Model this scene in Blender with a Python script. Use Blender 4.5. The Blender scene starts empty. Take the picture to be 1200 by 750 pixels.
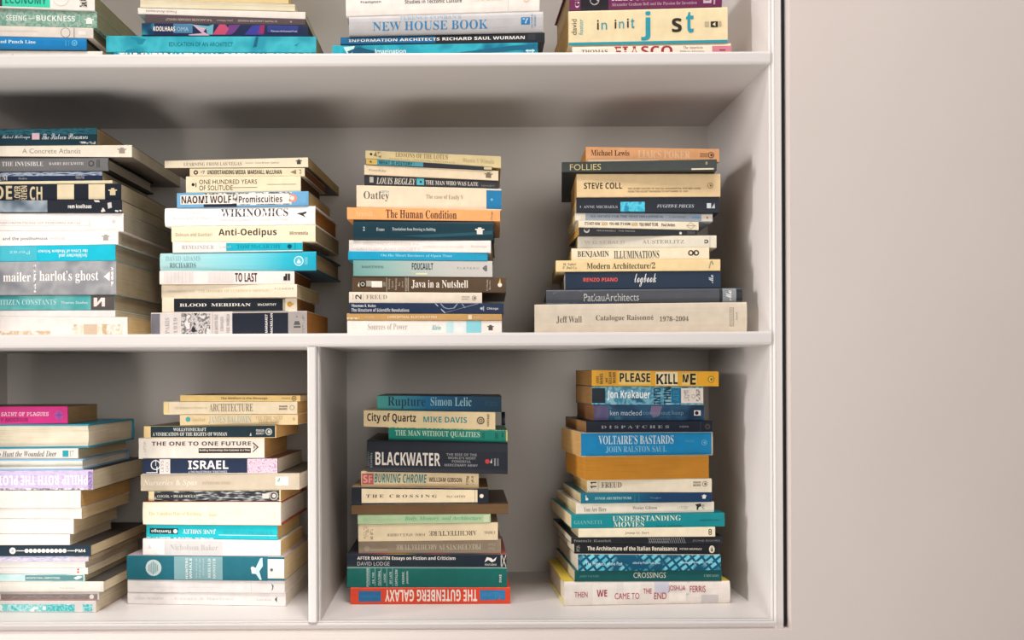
import bpy, bmesh, math, random
from mathutils import Vector, Matrix, Euler

random.seed(7)
sc = bpy.context.scene
COL = sc.collection

# ------------------------------------------------------------------ camera, light, exposure
F_PX, D = 992.0, 1.24            # focal length in pixels (1200 px frame) and distance to the bookcase front
PX, PY = 535.0, 439.0            # where the optical axis meets the picture
ROLL = 0.0044
sc.view_settings.view_transform = 'Standard'
sc.view_settings.look = 'None'
sc.view_settings.gamma = 1.0
sc.view_settings.use_curve_mapping = False
sc.view_settings.exposure = -0.22

cam = bpy.data.cameras.new('camera')
cam.sensor_width = 36.0
cam.lens = 36.0 * F_PX / 1200.0
cam.shift_x = (600 - PX) / 1200.0
cam.shift_y = (PY - 375) / 1200.0
cam.clip_start = 0.02
camo = bpy.data.objects.new('camera', cam)
COL.objects.link(camo)
camo.matrix_world = Matrix.Translation((0, -D, 0)) @ Matrix.Rotation(math.pi / 2, 4, 'X') @ Matrix.Rotation(-ROLL, 4, 'Z')
sc.camera = camo

w = bpy.data.worlds.new('room_ambient')
sc.world = w
w.use_nodes = True
w.node_tree.nodes['Background'].inputs[0].default_value = (1.0, 0.985, 0.955, 1)
w.node_tree.nodes['Background'].inputs[1].default_value = 0.17


def area(name, loc, target, sx, sy, power, color):
    l = bpy.data.lights.new(name, 'AREA')
    l.shape = 'RECTANGLE'
    l.size, l.size_y, l.energy, l.color = sx, sy, power, color
    o = bpy.data.objects.new(name, l)
    COL.objects.link(o)
    o.location = loc
    o.rotation_euler = (Vector(target) - Vector(loc)).to_track_quat('-Z', 'Y').to_euler()
    return o


area('window_light', (-5.2, -2.0, 0.9), (-0.2, 0.0, 0.0), 0.7, 1.6, 222, (1.0, 0.955, 0.95))
area('high_window_light', (-0.1, -0.85, 2.1), (-0.1, 0.0, 0.0), 1.3, 0.6, 56, (1.0, 0.955, 0.93))
area('sunlit_floor_bounce', (-0.8, -0.9, -1.1), (-0.3, 0.0, 0.3), 1.5, 0.6, 25, (1.0, 0.96, 0.92))
area('added_front_fill', (0.5, -2.4, 0.35), (-0.3, 0.0, 0.0), 1.2, 0.8, 13, (1.0, 0.975, 0.94))  # unseen fill lamp, added to lift right-facing book ends and the back panel
sl = bpy.data.lights.new('added_pool_spot', 'SPOT')                # soft unseen spot lamp, added to brighten the lower left-hand shelves
sl.spot_size, sl.spot_blend, sl.energy, sl.color, sl.shadow_soft_size = 0.50, 1.0, 62, (1.0, 0.95, 0.90), 0.10
slo = bpy.data.objects.new('added_pool_spot', sl)
COL.objects.link(slo)
slo.location = (0.15, -0.95, 1.75)
slo.rotation_euler = (Vector((-0.5, 0, -0.42)) - slo.location).to_track_quat('-Z', 'Y').to_euler()

# ------------------------------------------------------------------ helpers
def unroll(u, v):
    du, dv = u - PX, v - PY
    return du - ROLL * dv, dv + ROLL * du


def X_at(u, v, y):
    return unroll(u, v)[0] * (D + y) / F_PX


def Z_at(u, v, y):
    return -unroll(u, v)[1] * (D + y) / F_PX


def lin(h):
    out = []
    for i in (0, 2, 4):
        c = int(h[i:i + 2], 16) / 255.0
        out.append(c / 12.92 if c <= 0.04045 else ((c + 0.055) / 1.055) ** 2.4)
    return out


MATS = {}


def new_mat(name, rough):
    m = bpy.data.materials.new(name)
    m.use_nodes = True
    nt = m.node_tree
    b = nt.nodes['Principled BSDF']
    b.inputs['Roughness'].default_value = rough
    b.inputs['Specular IOR Level'].default_value = 0.28
    return m, nt, b


def noise(nt, scale, detail=3.0, vec=None, coord='Object', stretch=None):
    tc = nt.nodes.new('ShaderNodeTexCoord')
    out = tc.outputs[coord]
    if stretch:
        mp = nt.nodes.new('ShaderNodeMapping')
        mp.inputs['Scale'].default_value = stretch
        nt.links.new(out, mp.inputs['Vector'])
        out = mp.outputs['Vector']
    n = nt.nodes.new('ShaderNodeTexNoise')
    n.inputs['Scale'].default_value = scale
    n.inputs['Detail'].default_value = detail
    nt.links.new(out, n.inputs['Vector'])
    return n


def ramp(nt, fac, stops, const=False):
    r = nt.nodes.new('ShaderNodeValToRGB')
    if const:
        r.color_ramp.interpolation = 'CONSTANT'
    e = r.color_ramp.elements
    while len(e) < len(stops):
        e.new(0.5)
    for k, (p, c) in enumerate(stops):
        e[k].position = p
        e[k].color = (*c, 1)
    nt.links.new(fac, r.inputs['Fac'])
    return r


def mul(c, k):
    return [min(1.0, x * k) for x in c]


def mat(spec, rough=0.48):
    """hex colour -> printed card with faint mottling; '@kind:hex:hex..' -> printed pattern"""
    key = (spec, rough)
    if key in MATS:
        return MATS[key]
    if not spec.startswith('@'):
        c = lin(spec)
        m, nt, b = new_mat('print_' + spec, rough)
        n = noise(nt, 60.0)
        r = ramp(nt, n.outputs['Fac'], [(0.3, mul(c, 0.93)), (0.7, mul(c, 1.04))])
        nt.links.new(r.outputs['Color'], b.inputs['Base Color'])
    else:
        p = spec[1:].split(':')
        kind, cs = p[0], [lin(x) for x in p[1:]]
        m, nt, b = new_mat('print_' + kind, rough)
        if kind == 'streak':
            n = noise(nt, 1.0, 4.0, stretch=(60, 60, 420))
            st = [(0.36 + 0.28 * k / max(1, len(cs) - 1), c) for k, c in enumerate(cs)]
            r = ramp(nt, n.outputs['Fac'], st)
        elif kind == 'blotch':
            n = noise(nt, 85.0, 4.0)
            st = [(0.38 + 0.24 * k / max(1, len(cs) - 1), c) for k, c in enumerate(cs)]
            r = ramp(nt, n.outputs['Fac'], st)
        elif kind == 'speck':
            n = noise(nt, 300.0, 3.0)
            st = [(0.42 + 0.16 * k / max(1, len(cs) - 1), c) for k, c in enumerate(cs)]
            r = ramp(nt, n.outputs['Fac'], st)
        elif kind == 'wash':
            n = noise(nt, 22.0, 2.0)
            st = [(0.35 + 0.3 * k / max(1, len(cs) - 1), c) for k, c in enumerate(cs)]
            r = ramp(nt, n.outputs['Fac'], st)
        elif kind == 'wash2':
            n = noise(nt, 45.0, 2.0)
            st = [(0.38 + 0.24 * k / max(1, len(cs) - 1), c) for k, c in enumerate(cs)]
            r = ramp(nt, n.outputs['Fac'], st)
        elif kind == 'grad':
            tc = nt.nodes.new('ShaderNodeTexCoord')
            sx = nt.nodes.new('ShaderNodeSeparateXYZ')
            nt.links.new(tc.outputs['Generated'], sx.inputs[0])
            r = ramp(nt, sx.outputs['X'], [(k / (len(cs) - 1), c) for k, c in enumerate(cs)])
        elif kind == 'lattice':
            tc = nt.nodes.new('ShaderNodeTexCoord')
            mp = nt.nodes.new('ShaderNodeMapping')
            mp.inputs['Rotation'].default_value = (math.radians(90), 0, 0)
            nt.links.new(tc.outputs['Object'], mp.inputs['Vector'])
            mp2 = nt.nodes.new('ShaderNodeMapping')
            mp2.inputs['Rotation'].default_value = (0, 0, math.radians(38))
            nt.links.new(mp.outputs['Vector'], mp2.inputs['Vector'])
            bt = nt.nodes.new('ShaderNodeTexBrick')
            bt.offset = 0.0
            bt.inputs['Scale'].default_value = 48.0
            bt.inputs['Mortar Size'].default_value = 0.09
            bt.inputs['Brick Width'].default_value = 0.62
            bt.inputs['Row Height'].default_value = 0.42
            bt.inputs['Color1'].default_value = (*cs[0], 1)
            bt.inputs['Color2'].default_value = (*cs[1], 1)
            bt.inputs['Mortar'].default_value = (*cs[2], 1)
            nt.links.new(mp2.outputs['Vector'], bt.inputs['Vector'])
            n = noise(nt, 30.0, 1.0)
            rr = ramp(nt, n.outputs['Fac'], [(0.42, (0, 0, 0)), (0.52, (1, 1, 1))])
            mx = nt.nodes.new('ShaderNodeMix')
            mx.data_type = 'RGBA'
            nt.links.new(rr.outputs['Color'], mx.inputs['Factor'])
            mx.inputs['A'].default_value = (*cs[2], 1)
            nt.links.new(bt.outputs['Color'], mx.inputs['B'])
            nt.links.new(mx.outputs['Result'], b.inputs['Base Color'])
            MATS[key] = m
            return m
        nt.links.new(r.outputs['Color'], b.inputs['Base Color'])
    MATS[key] = m
    return m


def page_mat(h):
    key = ('pages', h)
    if key in MATS:
        return MATS[key]
    c = lin(h)
    m, nt, b = new_mat('paper_' + h, 0.85)
    n = noise(nt, 1.0, 2.0, stretch=(14, 14, 2600))
    r = ramp(nt, n.outputs['Fac'], [(0.3, mul(c, 0.80)), (0.68, mul(c, 1.08))])
    n2 = noise(nt, 30.0, 3.0)
    mx = nt.nodes.new('ShaderNodeMix')
    mx.data_type = 'RGBA'
    mx.blend_type = 'MULTIPLY'
    mx.inputs['Factor'].default_value = 1.0
    r2 = ramp(nt, n2.outputs['Fac'], [(0.3, (0.88, 0.86, 0.82)), (0.7, (1, 1, 1))])
    nt.links.new(r.outputs['Color'], mx.inputs['A'])
    nt.links.new(r2.outputs['Color'], mx.inputs['B'])
    nt.links.new(mx.outputs['Result'], b.inputs['Base Color'])
    MATS[key] = m
    return m


def paint_mat(name, h, rough=0.5, marks=None):
    m, nt, b = new_mat(name, rough)
    c = lin(h)
    n = noise(nt, 3.0, 5.0)
    r = ramp(nt, n.outputs['Fac'], [(0.3, mul(c, 0.97)), (0.7, mul(c, 1.02))])
    nt.links.new(r.outputs['Color'], b.inputs['Base Color'])
    n2 = noise(nt, 180.0, 3.0)
    bp = nt.nodes.new('ShaderNodeBump')
    bp.inputs['Strength'].default_value = 0.04
    bp.inputs['Distance'].default_value = 0.002
    nt.links.new(n2.outputs['Fac'], bp.inputs['Height'])
    nt.links.new(bp.outputs['Normal'], b.inputs['Normal'])
    if marks:
        n3 = noise(nt, 26.0, 2.0)
        r3 = ramp(nt, n3.outputs['Fac'], [(0.80, (1, 1, 1)), (0.83, lin(marks))])
        mx = nt.nodes.new('ShaderNodeMix')
        mx.data_type = 'RGBA'
        mx.blend_type = 'MULTIPLY'
        mx.inputs['Factor'].default_value = 1.0
        nt.links.new(r.outputs['Color'], mx.inputs['A'])
        nt.links.new(r3.outputs['Color'], mx.inputs['B'])
        nt.links.new(mx.outputs['Result'], b.inputs['Base Color'])
    return m


def link(name, verts, faces, mats, parent=None, fmat=None, smooth=False):
    me = bpy.data.meshes.new(name)
    me.from_pydata(verts, [], faces)
    for m in mats:
        me.materials.append(m)
    if fmat:
        me.polygons.foreach_set('material_index', fmat)
    if smooth:
        me.polygons.foreach_set('use_smooth', [True] * len(me.polygons))
    me.validate()
    me.update()
    o = bpy.data.objects.new(name, me)
    COL.objects.link(o)
    if parent:
        o.parent = parent
    return o


def from_bm(name, bm, m, parent=None, bevel=0.0, seg=2):
    if bevel:
        bmesh.ops.bevel(bm, geom=bm.edges[:], offset=bevel, segments=seg, affect='EDGES', clamp_overlap=True)
    bmesh.ops.recalc_face_normals(bm, faces=bm.faces[:])
    me = bpy.data.meshes.new(name)
    bm.to_mesh(me)
    bm.free()
    me.materials.append(m)
    o = bpy.data.objects.new(name, me)
    COL.objects.link(o)
    if parent:
        o.parent = parent
    return o


def box_bm(bm, x0, x1, y0, y1, z0, z1):
    v = [bm.verts.new(p) for p in ((x0, y0, z0), (x1, y0, z0), (x1, y1, z0), (x0, y1, z0), (x0, y0, z1), (x1, y0, z1), (x1, y1, z1), (x0, y1, z1))]
    for f in ((0, 3, 2, 1), (4, 5, 6, 7), (0, 1, 5, 4), (1, 2, 6, 5), (2, 3, 7, 6), (3, 0, 4, 7)):
        bm.faces.new([v[i] for i in f])


def box(name, x0, x1, y0, y1, z0, z1, m, parent=None, bevel=0.0, seg=2):
    bm = bmesh.new()
    box_bm(bm, x0, x1, y0, y1, z0, z1)
    return from_bm(name, bm, m, parent, bevel, seg)


def sweep(name, prof, a, b, axis, m, parent=None):
    """closed 2D profile swept along X (profile = y,z) or Z (profile = x,y)"""
    n = len(prof)
    verts = []
    for t in (a, b):
        for p, q in prof:
            verts.append((t, p, q) if axis == 'X' else (p, q, t))
    faces = [tuple(range(n)), tuple(range(2 * n - 1, n - 1, -1))]
    faces += [(i, n + i, n + (i + 1) % n, (i + 1) % n) for i in range(n)]
    bm = bmesh.new()
    vs = [bm.verts.new(p) for p in verts]
    for f in faces:
        bm.faces.new([vs[i] for i in f])
    return from_bm(name, bm, m, parent)


# ------------------------------------------------------------------ setting: the wall round the built-in bookcase
WHITE = paint_mat('white_satin_paint', 'D5CFCB', 0.42)
BACKC = paint_mat('white_satin_paint_back', 'D5CFC8', 0.5)
WALLM = paint_mat('warm_white_wall_paint', 'D2C6BF', 0.6, marks='B8AAA0')

XL_P, XR_P = (-121 - PX) / 800, (903 - PX) / 800      # inner faces of the side panels
Z_FL, DEP = -0.3605, 0.305
Z_M1, Z_T1 = 0.0612, 0.4710                            # tops of the two shelves
TH = 0.0195
XO = 0.4780                                            # outer face of the right-hand side
XW, YW, ZW = 0.4845, -0.016, -0.3732                   # wall edge beside, its face, its edge below

bm = bmesh.new()
pts = [(-2.6, -1.5), (2.6, -1.5), (2.6, 1.9), (XW, 1.9), (XW, ZW), (-2.6, ZW)]
fv = [bm.verts.new((x, YW, z)) for x, z in pts]
bv = [bm.verts.new((x, 0.36, z)) for x, z in pts]
bm.faces.new(fv)
bm.faces.new(bv[::-1])
for i in range(6):
    bm.faces.new((fv[i], bv[i], bv[(i + 1) % 6], fv[(i + 1) % 6]))
edges = [e for e in bm.edges if all(abs(v.co.y - YW) < 1e-6 for v in e.verts)]
bmesh.ops.bevel(bm, geom=edges, offset=0.0022, segments=3, affect='EDGES')
wall = from_bm('wall_front', bm, WALLM)
wall['kind'] = 'structure'

bc = bpy.data.objects.new('built_in_bookcase', None)
COL.objects.link(bc)
bc.location = (0, 0, 0)
bc['label'] = 'white painted built-in bookcase with open shelves full of stacked books'
bc['category'] = 'bookcase'
ZTOP = 0.93
box('back_panel', XL_P - 0.02, XO, DEP, DEP + 0.012, Z_FL - 0.012, ZTOP + 0.02, BACKC, bc)
box('side_panel', XL_P - 0.02, XL_P, 0.004, DEP, Z_FL - 0.012, ZTOP + 0.02, WHITE, bc)
box('side_panel', XR_P, XO, 0.012, DEP, Z_FL - 0.012, ZTOP + 0.02, WHITE, bc)
box('top_panel', XL_P, XR_P, 0.004, DEP, ZTOP, ZTOP + 0.02, WHITE, bc)
box('bottom_shelf', XL_P, XR_P, 0.006, DEP, Z_FL - 0.012, Z_FL, WHITE, bc, 0.0)


def shelf(zt):
    y0 = -0.0035
    prof = [(DEP, zt), (DEP, zt - TH), (y0 + 0.003, zt - TH), (y0 + 0.0008, zt - TH + 0.0012), (y0, zt - TH + 0.004), (y0, zt - 0.0035), (y0 + 0.001, zt - 0.001), (y0 + 0.003, zt)]
    s = sweep('shelf', prof, XL_P, XR_P + 0.0004, 'X', WHITE, bc)
    return s


shelf(Z_M1)
shelf(Z_T1)
# right stile: bead, fillet, flat, seen in plan (x, y)
def arc(cx, cy, r, a0, a1, n=6):
    return [(cx + r * math.cos(math.radians(a0 + (a1 - a0) * k / n)), cy + r * math.sin(math.radians(a0 + (a1 - a0) * k / n))) for k in range(n + 1)]


x0 = XR_P
XS = 0.4776                                            # outer edge of the stile, a narrow dark gap beyond it
prof = [(x0 - 0.0006, 0.013), (x0 - 0.0006, 0.0012), (x0 - 0.0002, 0.0003), (x0 + 0.0008, -0.0004), (x0 + 0.0022, -0.0006), (x0 + 0.0026, 0.0000), (x0 + 0.0034, 0.0001), (x0 + 0.0040, -0.0010), (x0 + 0.0052, -0.0022), (x0 + 0.0066, -0.0026), (x0 + 0.0070, -0.0022), (XS - 0.0022, -0.0022), (XS - 0.0008, -0.0016), (XS, 0.0002), (XS, 0.013)]
sweep('frame_stile', prof, Z_FL - 0.0125, ZTOP + 0.02, 'Z', WHITE, bc)
box('gap_shade_strip', XS + 0.0002, XW - 0.0003, 0.0050, 0.011, Z_FL - 0.0085, ZTOP + 0.02, paint_mat('gap_shade_paint', '23282A', 0.9), bc)  # dark strip added to paint in the shade inside the narrow gap
box('frame_stile', XL_P - 0.02, XL_P + 0.001, -0.003, 0.004, Z_FL - 0.012, ZTOP + 0.02, WHITE, bc, 0.001)
# bottom rail (y, z)
z0 = Z_FL
prof = [(0.007, z0), (0.0008, z0), (0.0, z0 - 0.0004), (-0.0003, z0 - 0.0016), (0.0001, z0 - 0.0022), (-0.0012, z0 - 0.0032), (-0.0022, z0 - 0.0050), (-0.0022, z0 - 0.0095), (-0.0012, z0 - 0.0112), (-0.0005, z0 - 0.0125), (0.007, z0 - 0.0125)]
sweep('bottom_rail', prof, XL_P, XR_P + 0.0060, 'X', WHITE, bc)
# divider between the two lower cells
xa, xb = X_at(361, 560, 0), X_at(373.5, 560, 0)
prof = [(xa, DEP), (xa, 0.002)] + arc(xa + 0.003, -0.001, 0.003, 180, 270, 4) + arc(xb - 0.005, -0.001, 0.003, 270, 340, 4) + [(xb - 0.0012, 0.002)] + arc(xb, 0.004, 0.0016, 200, 360, 5) + [(xb + 0.0009, 0.0075), (xb + 0.0022, 0.010), (xb + 0.0022, DEP)]
sweep('divider_panel', prof, Z_FL, Z_M1 - TH, 'Z', WHITE, bc)

# ------------------------------------------------------------------ lettering
ALPH = {'B': (0x1D400, 0x1D41A, 0x1D7CE), 'R': (0x1D400, 0x1D41A, 0x1D7CE), 'I': (0x1D434, 0x1D44E, None), 'J': (0x1D468, 0x1D482, None),
        'S': (0x1D5D4, 0x1D5EE, 0x1D7EC), 'H': (0x1D5D4, 0x1D5EE, 0x1D7EC), 'Z': (0x1D63C, 0x1D656, None), 'M': (0x1D670, 0x1D68A, 0x1D7F6), 'K': (0x1D4D0, 0x1D4EA, None), 's': None}


def glyphs(style, text):
    a = ALPH[style]
    if not a:
        return text
    o = ''
    for c in text:
        if style == 'I' and c == 'h':
            o += '\u210e'
        elif 'A' <= c <= 'Z':
            o += chr(a[0] + ord(c) - 65)
        elif 'a' <= c <= 'z':
            o += chr(a[1] + ord(c) - 97)
        elif a[2] and '0' <= c <= '9':
            o += chr(a[2] + ord(c) - 48)
        else:
            o += c
    return o


TCACHE = {}


def text_geo(style, text, fine):
    """flat lettering, its box stretched to 0..1 both ways"""
    k = (style, text, fine)
    if k in TCACHE:
        return TCACHE[k]
    cu = bpy.data.curves.new('lettering', 'FONT')
    cu.body = glyphs(style, text)
    cu.resolution_u = 3 if fine else 2
    if style == 'R':
        cu.offset = -0.005
    if style == 'H':
        cu.offset = 0.006
    ob = bpy.data.objects.new('lettering', cu)
    me = ob.to_mesh()
    v = [(p.co.x, p.co.y) for p in me.vertices]
    f = [tuple(p.vertices) for p in me.polygons]
    ob.to_mesh_clear()
    bpy.data.objects.remove(ob)
    bpy.data.curves.remove(cu)
    xs, ys = [p[0] for p in v], [p[1] for p in v]
    ax, bx, ay, by = min(xs), max(xs), min(ys), max(ys)
    v = [((p[0] - ax) / (bx - ax), (p[1] - ay) / (by - ay)) for p in v]
    TCACHE[k] = (v, f)
    return v, f


# decoration makers: x in the stack's own units, w = 0 (lower edge of the spine) .. 1 (upper edge)
def T(style, text, x0, x1, w0, w1, col, role='title', rot=0):
    return ('T', style, text, x0, x1, w0, w1, col, role, rot)


def P(x0, x1, w0, w1, col, role='color_stripe'):
    return ('P', x0, x1, w0, w1, col, role)


def O(x, w, rx, col, role='publisher_logo', k=1.0):          # round mark, rx in stack units
    return ('O', x, w, rx, col, role, k)


def G(pts, col, role='publisher_logo'):                       # free polygon [(x, w), ...]
    return ('G', pts, col, role)


def colophon(x0, x1, w0, w1, col):
    dx, dw = x1 - x0, w1 - w0
    return [P(x0 + dx * .18, x1 - dx * .18, w0, w0 + dw * .62, col, 'publisher_logo'), P(x0, x1, w0 + dw * .62, w0 + dw * .80, col, 'publisher_logo'),
            P(x0 + dx * .3, x1 - dx * .3, w0 + dw * .8, w1, col, 'publisher_logo')]


def oval(x, w, rx, c1, c2):
    return [O(x, w, rx, c1), O(x, w, rx * .55, c2)]


# ------------------------------------------------------------------ books
STACK = {}


def stack(group, zshelf, x0, s, y0, y, yaw, books_fn):
    pass


class Stack:
    def __init__(self, group, zshelf, y, yaw, depth=None, jit=0.003):
        self.g, self.z, self.y, self.yaw, self.depth, self.jit = group, zshelf, y, yaw, depth, jit
        self.items = []
        self.view(0, 0, 1)

    def view(self, x0, y0, s):
        self.x0, self.y0, self.s = x0, y0, s
        return self

    def b(self, label, xl, xr, vl, vr, kind, col, pg, deco=(), **o):
        s = self.s
        self.items.append(dict(label=label, xl=self.x0 + s * xl, xr=self.x0 + s * xr, vl=self.y0 + s * vl, vr=self.y0 + s * vr,
                               kind=kind, col=col, pg=pg, deco=deco, o=o, fx=lambda x, a=self.x0, b=s: a + b * x, sc=s))

    def build(self):
        # from the shelf upwards: every book rests on the line the book below it ends in
        low = lambda X: self.z
        for it in reversed(self.items):
            o = it['o']
            y = self.y + o.get('dy', random.uniform(-1, 1) * self.jit)
            th = math.radians(o.get('yaw', self.yaw + random.uniform(-.5, .5)))
            yl = yr = y
            for _ in range(6):
                XL, XR = X_at(it['xl'], it['vl'], yl), X_at(it['xr'], it['vr'], yr)
                h = 0.5 * (XR - XL) * math.tan(th)
                yl, yr = y - h, y + h
            ztl, ztr = Z_at(it['xl'], it['vl'], yl), Z_at(it['xr'], it['vr'], yr)
            zbl, zbr = low(XL) + o.get('lift', 0.0002), low(XR) + o.get('lift', 0.0002)
            if ztl - zbl < 0.003:
                ztl = zbl + 0.003
            if ztr - zbr < 0.003:
                ztr = zbr + 0.003
            L = math.hypot(XR - XL, yr - yl)
            it['L'] = L
            make_book(self, it, Vector(((XL + XR) / 2, (yl + yr) / 2, (zbl + zbr) / 2)), th, L, zbl, zbr, ztl, ztr)
            low = (lambda X, a=ztl, b=ztr, p=XL, q=XR: a + (b - a) * max(-.15, min(1.15, (X - p) / (q - p))))


def make_book(S, it, loc, th, L, zbl, zbr, ztl, ztr):
    o, kind = it['o'], it['kind']
    hard = kind in 'hF'
    fore = kind in 'fF'
    root = bpy.data.objects.new('hardcover_book' if hard else 'paperback_book', None)
    COL.objects.link(root)
    root.empty_display_size = 0.02
    root.location = loc
    root.rotation_euler = (0, 0, th)
    root['label'] = it['label']
    root['category'] = 'book'
    root['group'] = S.g
    dep = o.get('depth', S.depth or min(0.215, max(0.10, L * 0.68)))
    dep = min(dep, DEP - loc.y - 0.012 - abs(math.sin(th)) * L / 2)
    base = loc.z

    def zb(s):
        return zbl + (zbr - zbl) * (s / L + 0.5) - base

    def zt(s):
        return ztl + (ztr - ztl) * (s / L + 0.5) - base
    thick = min(ztl - zbl, ztr - zbr)
    bul = o.get('bulge', 0.0022 if hard else 0.0003) * min(1, thick / 0.02)
    rr = min(0.0011 if hard else 0.0006, thick * 0.2)

    def front(wv):                                           # how far the spine stands out at height w
        d = min(wv, 1 - wv) * thick
        edge = rr - math.sqrt(max(0.0, rr * rr - (rr - min(d, rr)) ** 2))
        return bul * (1 - abs(2 * wv - 1) ** 3) - edge

    tc = min(0.0024 if hard else 0.0006, thick * 0.16)
    inset = 0.0032 if hard else 0.0003
    cm = mat(it['col'], o.get('rough', 0.40))
    covm = mat(o.get('cov', it['col']), 0.42)
    h = L / 2

    def slab(name, s0, s1, y0, y1, lo, hi, m, parent=root, curl=0.0):
        # lo, hi: functions of s giving local z
        N = 6
        v, f = [], []
        for i in range(2):
            s = s0 if i == 0 else s1
            for j in range(N + 1):
                yy = y0 + (y1 - y0) * j / N
                c = curl * (j / N) ** 2
                v.append((s, yy, lo(s) + c))
                v.append((s, yy, hi(s) + c))
        n = 2 * (N + 1)
        for j in range(N):
            a, b_ = 2 * j, n + 2 * j
            f += [(a, a + 2, b_ + 2, b_), (a + 1, b_ + 1, b_ + 3, a + 3), (a, a + 1, a + 3, a + 2), (b_, b_ + 2, b_ + 3, b_ + 1)]
        f += [(0, n, n + 1, 1), (2 * N, 2 * N + 1, n + 2 * N + 1, n + 2 * N)]
        return link(name, v, f, [m], parent)

    yc0 = 0.0 if not fore else 0.0
    slab('cover', -h, h, yc0 + 0.0006, dep, lambda s: zb(s), lambda s: zb(s) + tc, covm)
    slab('cover', -h, h, yc0 + 0.0006, dep, lambda s: zt(s) - tc, lambda s: zt(s), mat(o.get('top', o.get('cov', it['col'])), 0.42))
    # page block, its long free edge hollowed on hardcovers, and slightly wavy leaves
    pm = page_mat(it['pg'])
    if fore:
        ya, yb = (0.0035 if hard else 0.0004), dep - 0.0012
    else:
        ya, yb = 0.0012, dep - (0.0035 if hard else 0.0004)
    NW = 6
    v, f = [], []
    NS = 4
    for i in range(NS + 1):
        s = (-h + inset) + (2 * h - 2 * inset) * i / NS
        for j in range(NW + 1):
            wv = j / NW
            z = zb(s) + tc + wv * (zt(s) - zb(s) - 2 * tc)
            hollow = (0.0028 if hard else 0.0006) * (1 - (2 * wv - 1) ** 2)
            v.append((s, ya + (hollow if fore else 0), z))
            v.append((s, yb - (0 if fore else hollow), z))
    n = 2 * (NW + 1)
    for i in range(NS):
        for j in range(NW):
            a, b_ = i * n + 2 * j, (i + 1) * n + 2 * j
            f += [(a, b_, b_ + 2, a + 2), (a + 1, a + 3, b_ + 3, b_ + 1)]
        a, b_ = i * n, (i + 1) * n
        f += [(a, a + 1, b_ + 1, b_), (a + 2 * NW, b_ + 2 * NW, b_ + 2 * NW + 1, a + 2 * NW + 1)]
    for i in (0, NS):
        for j in range(NW):
            a = i * n + 2 * j
            f.append((a, a + 2, a + 3, a + 1) if i == 0 else (a, a + 1, a + 3, a + 2))
    link('page_block', v, f, [pm], root)
    # spine
    ws = [0, .03, .07, .14, .3, .5, .7, .86, .93, .97, 1]
    v, f = [], []
    for s in (-h, h):
        for wv in ws:
            z = zb(s) + wv * (zt(s) - zb(s))
            if fore:
                v.append((s, dep + 0.0002 + front(wv), z))
            else:
                v.append((s, -front(wv), z))
        for wv in reversed(ws):
            z = zb(s) + wv * (zt(s) - zb(s))
            v.append((s, (dep - 0.0008) if fore else 0.001, z))
    n = 2 * len(ws)
    f = [(i, (i + 1) % n, n + (i + 1) % n, n + i) for i in range(n)]
    for k in (0, n):
        for i in range(len(ws) - 1):
            q = (k + i, k + i + 1, k + n - 2 - i, k + n - 1 - i)
            f.append(q[::-1] if k else q)
    spine = link('spine', v, f, [cm], root)
    if fore:
        return root
    # printing on the spine
    xl, xr = it['xl'], it['xr']

    def S_of(x):
        return (it['fx'](x) - xl) / (xr - xl) * L - h

    def at(s, wv, out):
        return (s, -front(max(0, min(1, wv))) - out, zb(s) + wv * (zt(s) - zb(s)))
    groups = {}
    for k, d in enumerate(it['deco']):
        out = 0.00012 + 0.00003 * k
        if d[0] == 'P':
            _, x0_, x1_, w0, w1, c, role = d
            a, b_ = max(-h, S_of(x0_)), min(h, S_of(x1_))
            vv, ff = [], []
            cuts = [w0 + (w1 - w0) * q / 8 for q in range(9)] if (w0 < .12 or w1 > .88 or hard) else [w0, (w0 + w1) / 2, w1]
            for wv in cuts:
                vv += [at(a, wv, out), at(b_, wv, out)]
            for q in range(len(cuts) - 1):
                ff.append((2 * q, 2 * q + 1, 2 * q + 3, 2 * q + 2))
            m = mat(c, 0.42)
        elif d[0] == 'O':
            _, x, wv, rx, c, role, kk = d
            r = rx * it['sc'] / (xr - xl) * L
            sx = S_of(x)
            hh = zt(sx) - zb(sx)
            vv = [at(sx + r * kk * math.cos(2 * math.pi * q / 20), wv + r / hh * math.sin(2 * math.pi * q / 20), out) for q in range(20)]
            ff = [tuple(range(20))]
            m = mat(c, 0.42)
        elif d[0] == 'G':
            _, pts_, c, role = d
            vv = [at(S_of(x), wv, out) for x, wv in pts_]
            ff = [tuple(range(len(vv)))]
            m = mat(c, 0.42)
        else:
            _, st, tx, x0_, x1_, w0, w1, c, role, rot = d
            role += '_lettering'
            gv, gf = text_geo(st, tx, (w1 - w0) * thick > 0.009)
            a, b_ = S_of(x0_), S_of(x1_)
            vv = []
            for p, q in gv:
                if rot == 180:
                    p, q = 1 - p, 1 - q
                elif rot == 90:
                    p, q = 1 - q, p
                elif rot == 270:
                    p, q = q, 1 - p
                vv.append(at(a + p * (b_ - a), w0 + q * (w1 - w0), out + 0.00005))
            ff = gf
            m = mat(c, 0.45)
        if role in ('color_stripe', 'publisher_logo') and d[0] != 'T':
            role = (role, k) if role == 'color_stripe' else role
        elif d[0] == 'T' or role == 'rule':
            role = (role, k)
        g = groups.setdefault(role, [[], [], [], []])
        off = len(g[0])
        g[0] += vv
        g[1] += [tuple(i + off for i in q) for q in ff]
        if m not in g[2]:
            g[2].append(m)
        g[3] += [g[2].index(m)] * len(ff)
    for role, (vv, ff, mm, fm) in groups.items():
        link(role[0] if isinstance(role, tuple) else role, vv, ff, mm, spine, fm)
    fl = o.get('flap')
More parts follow.
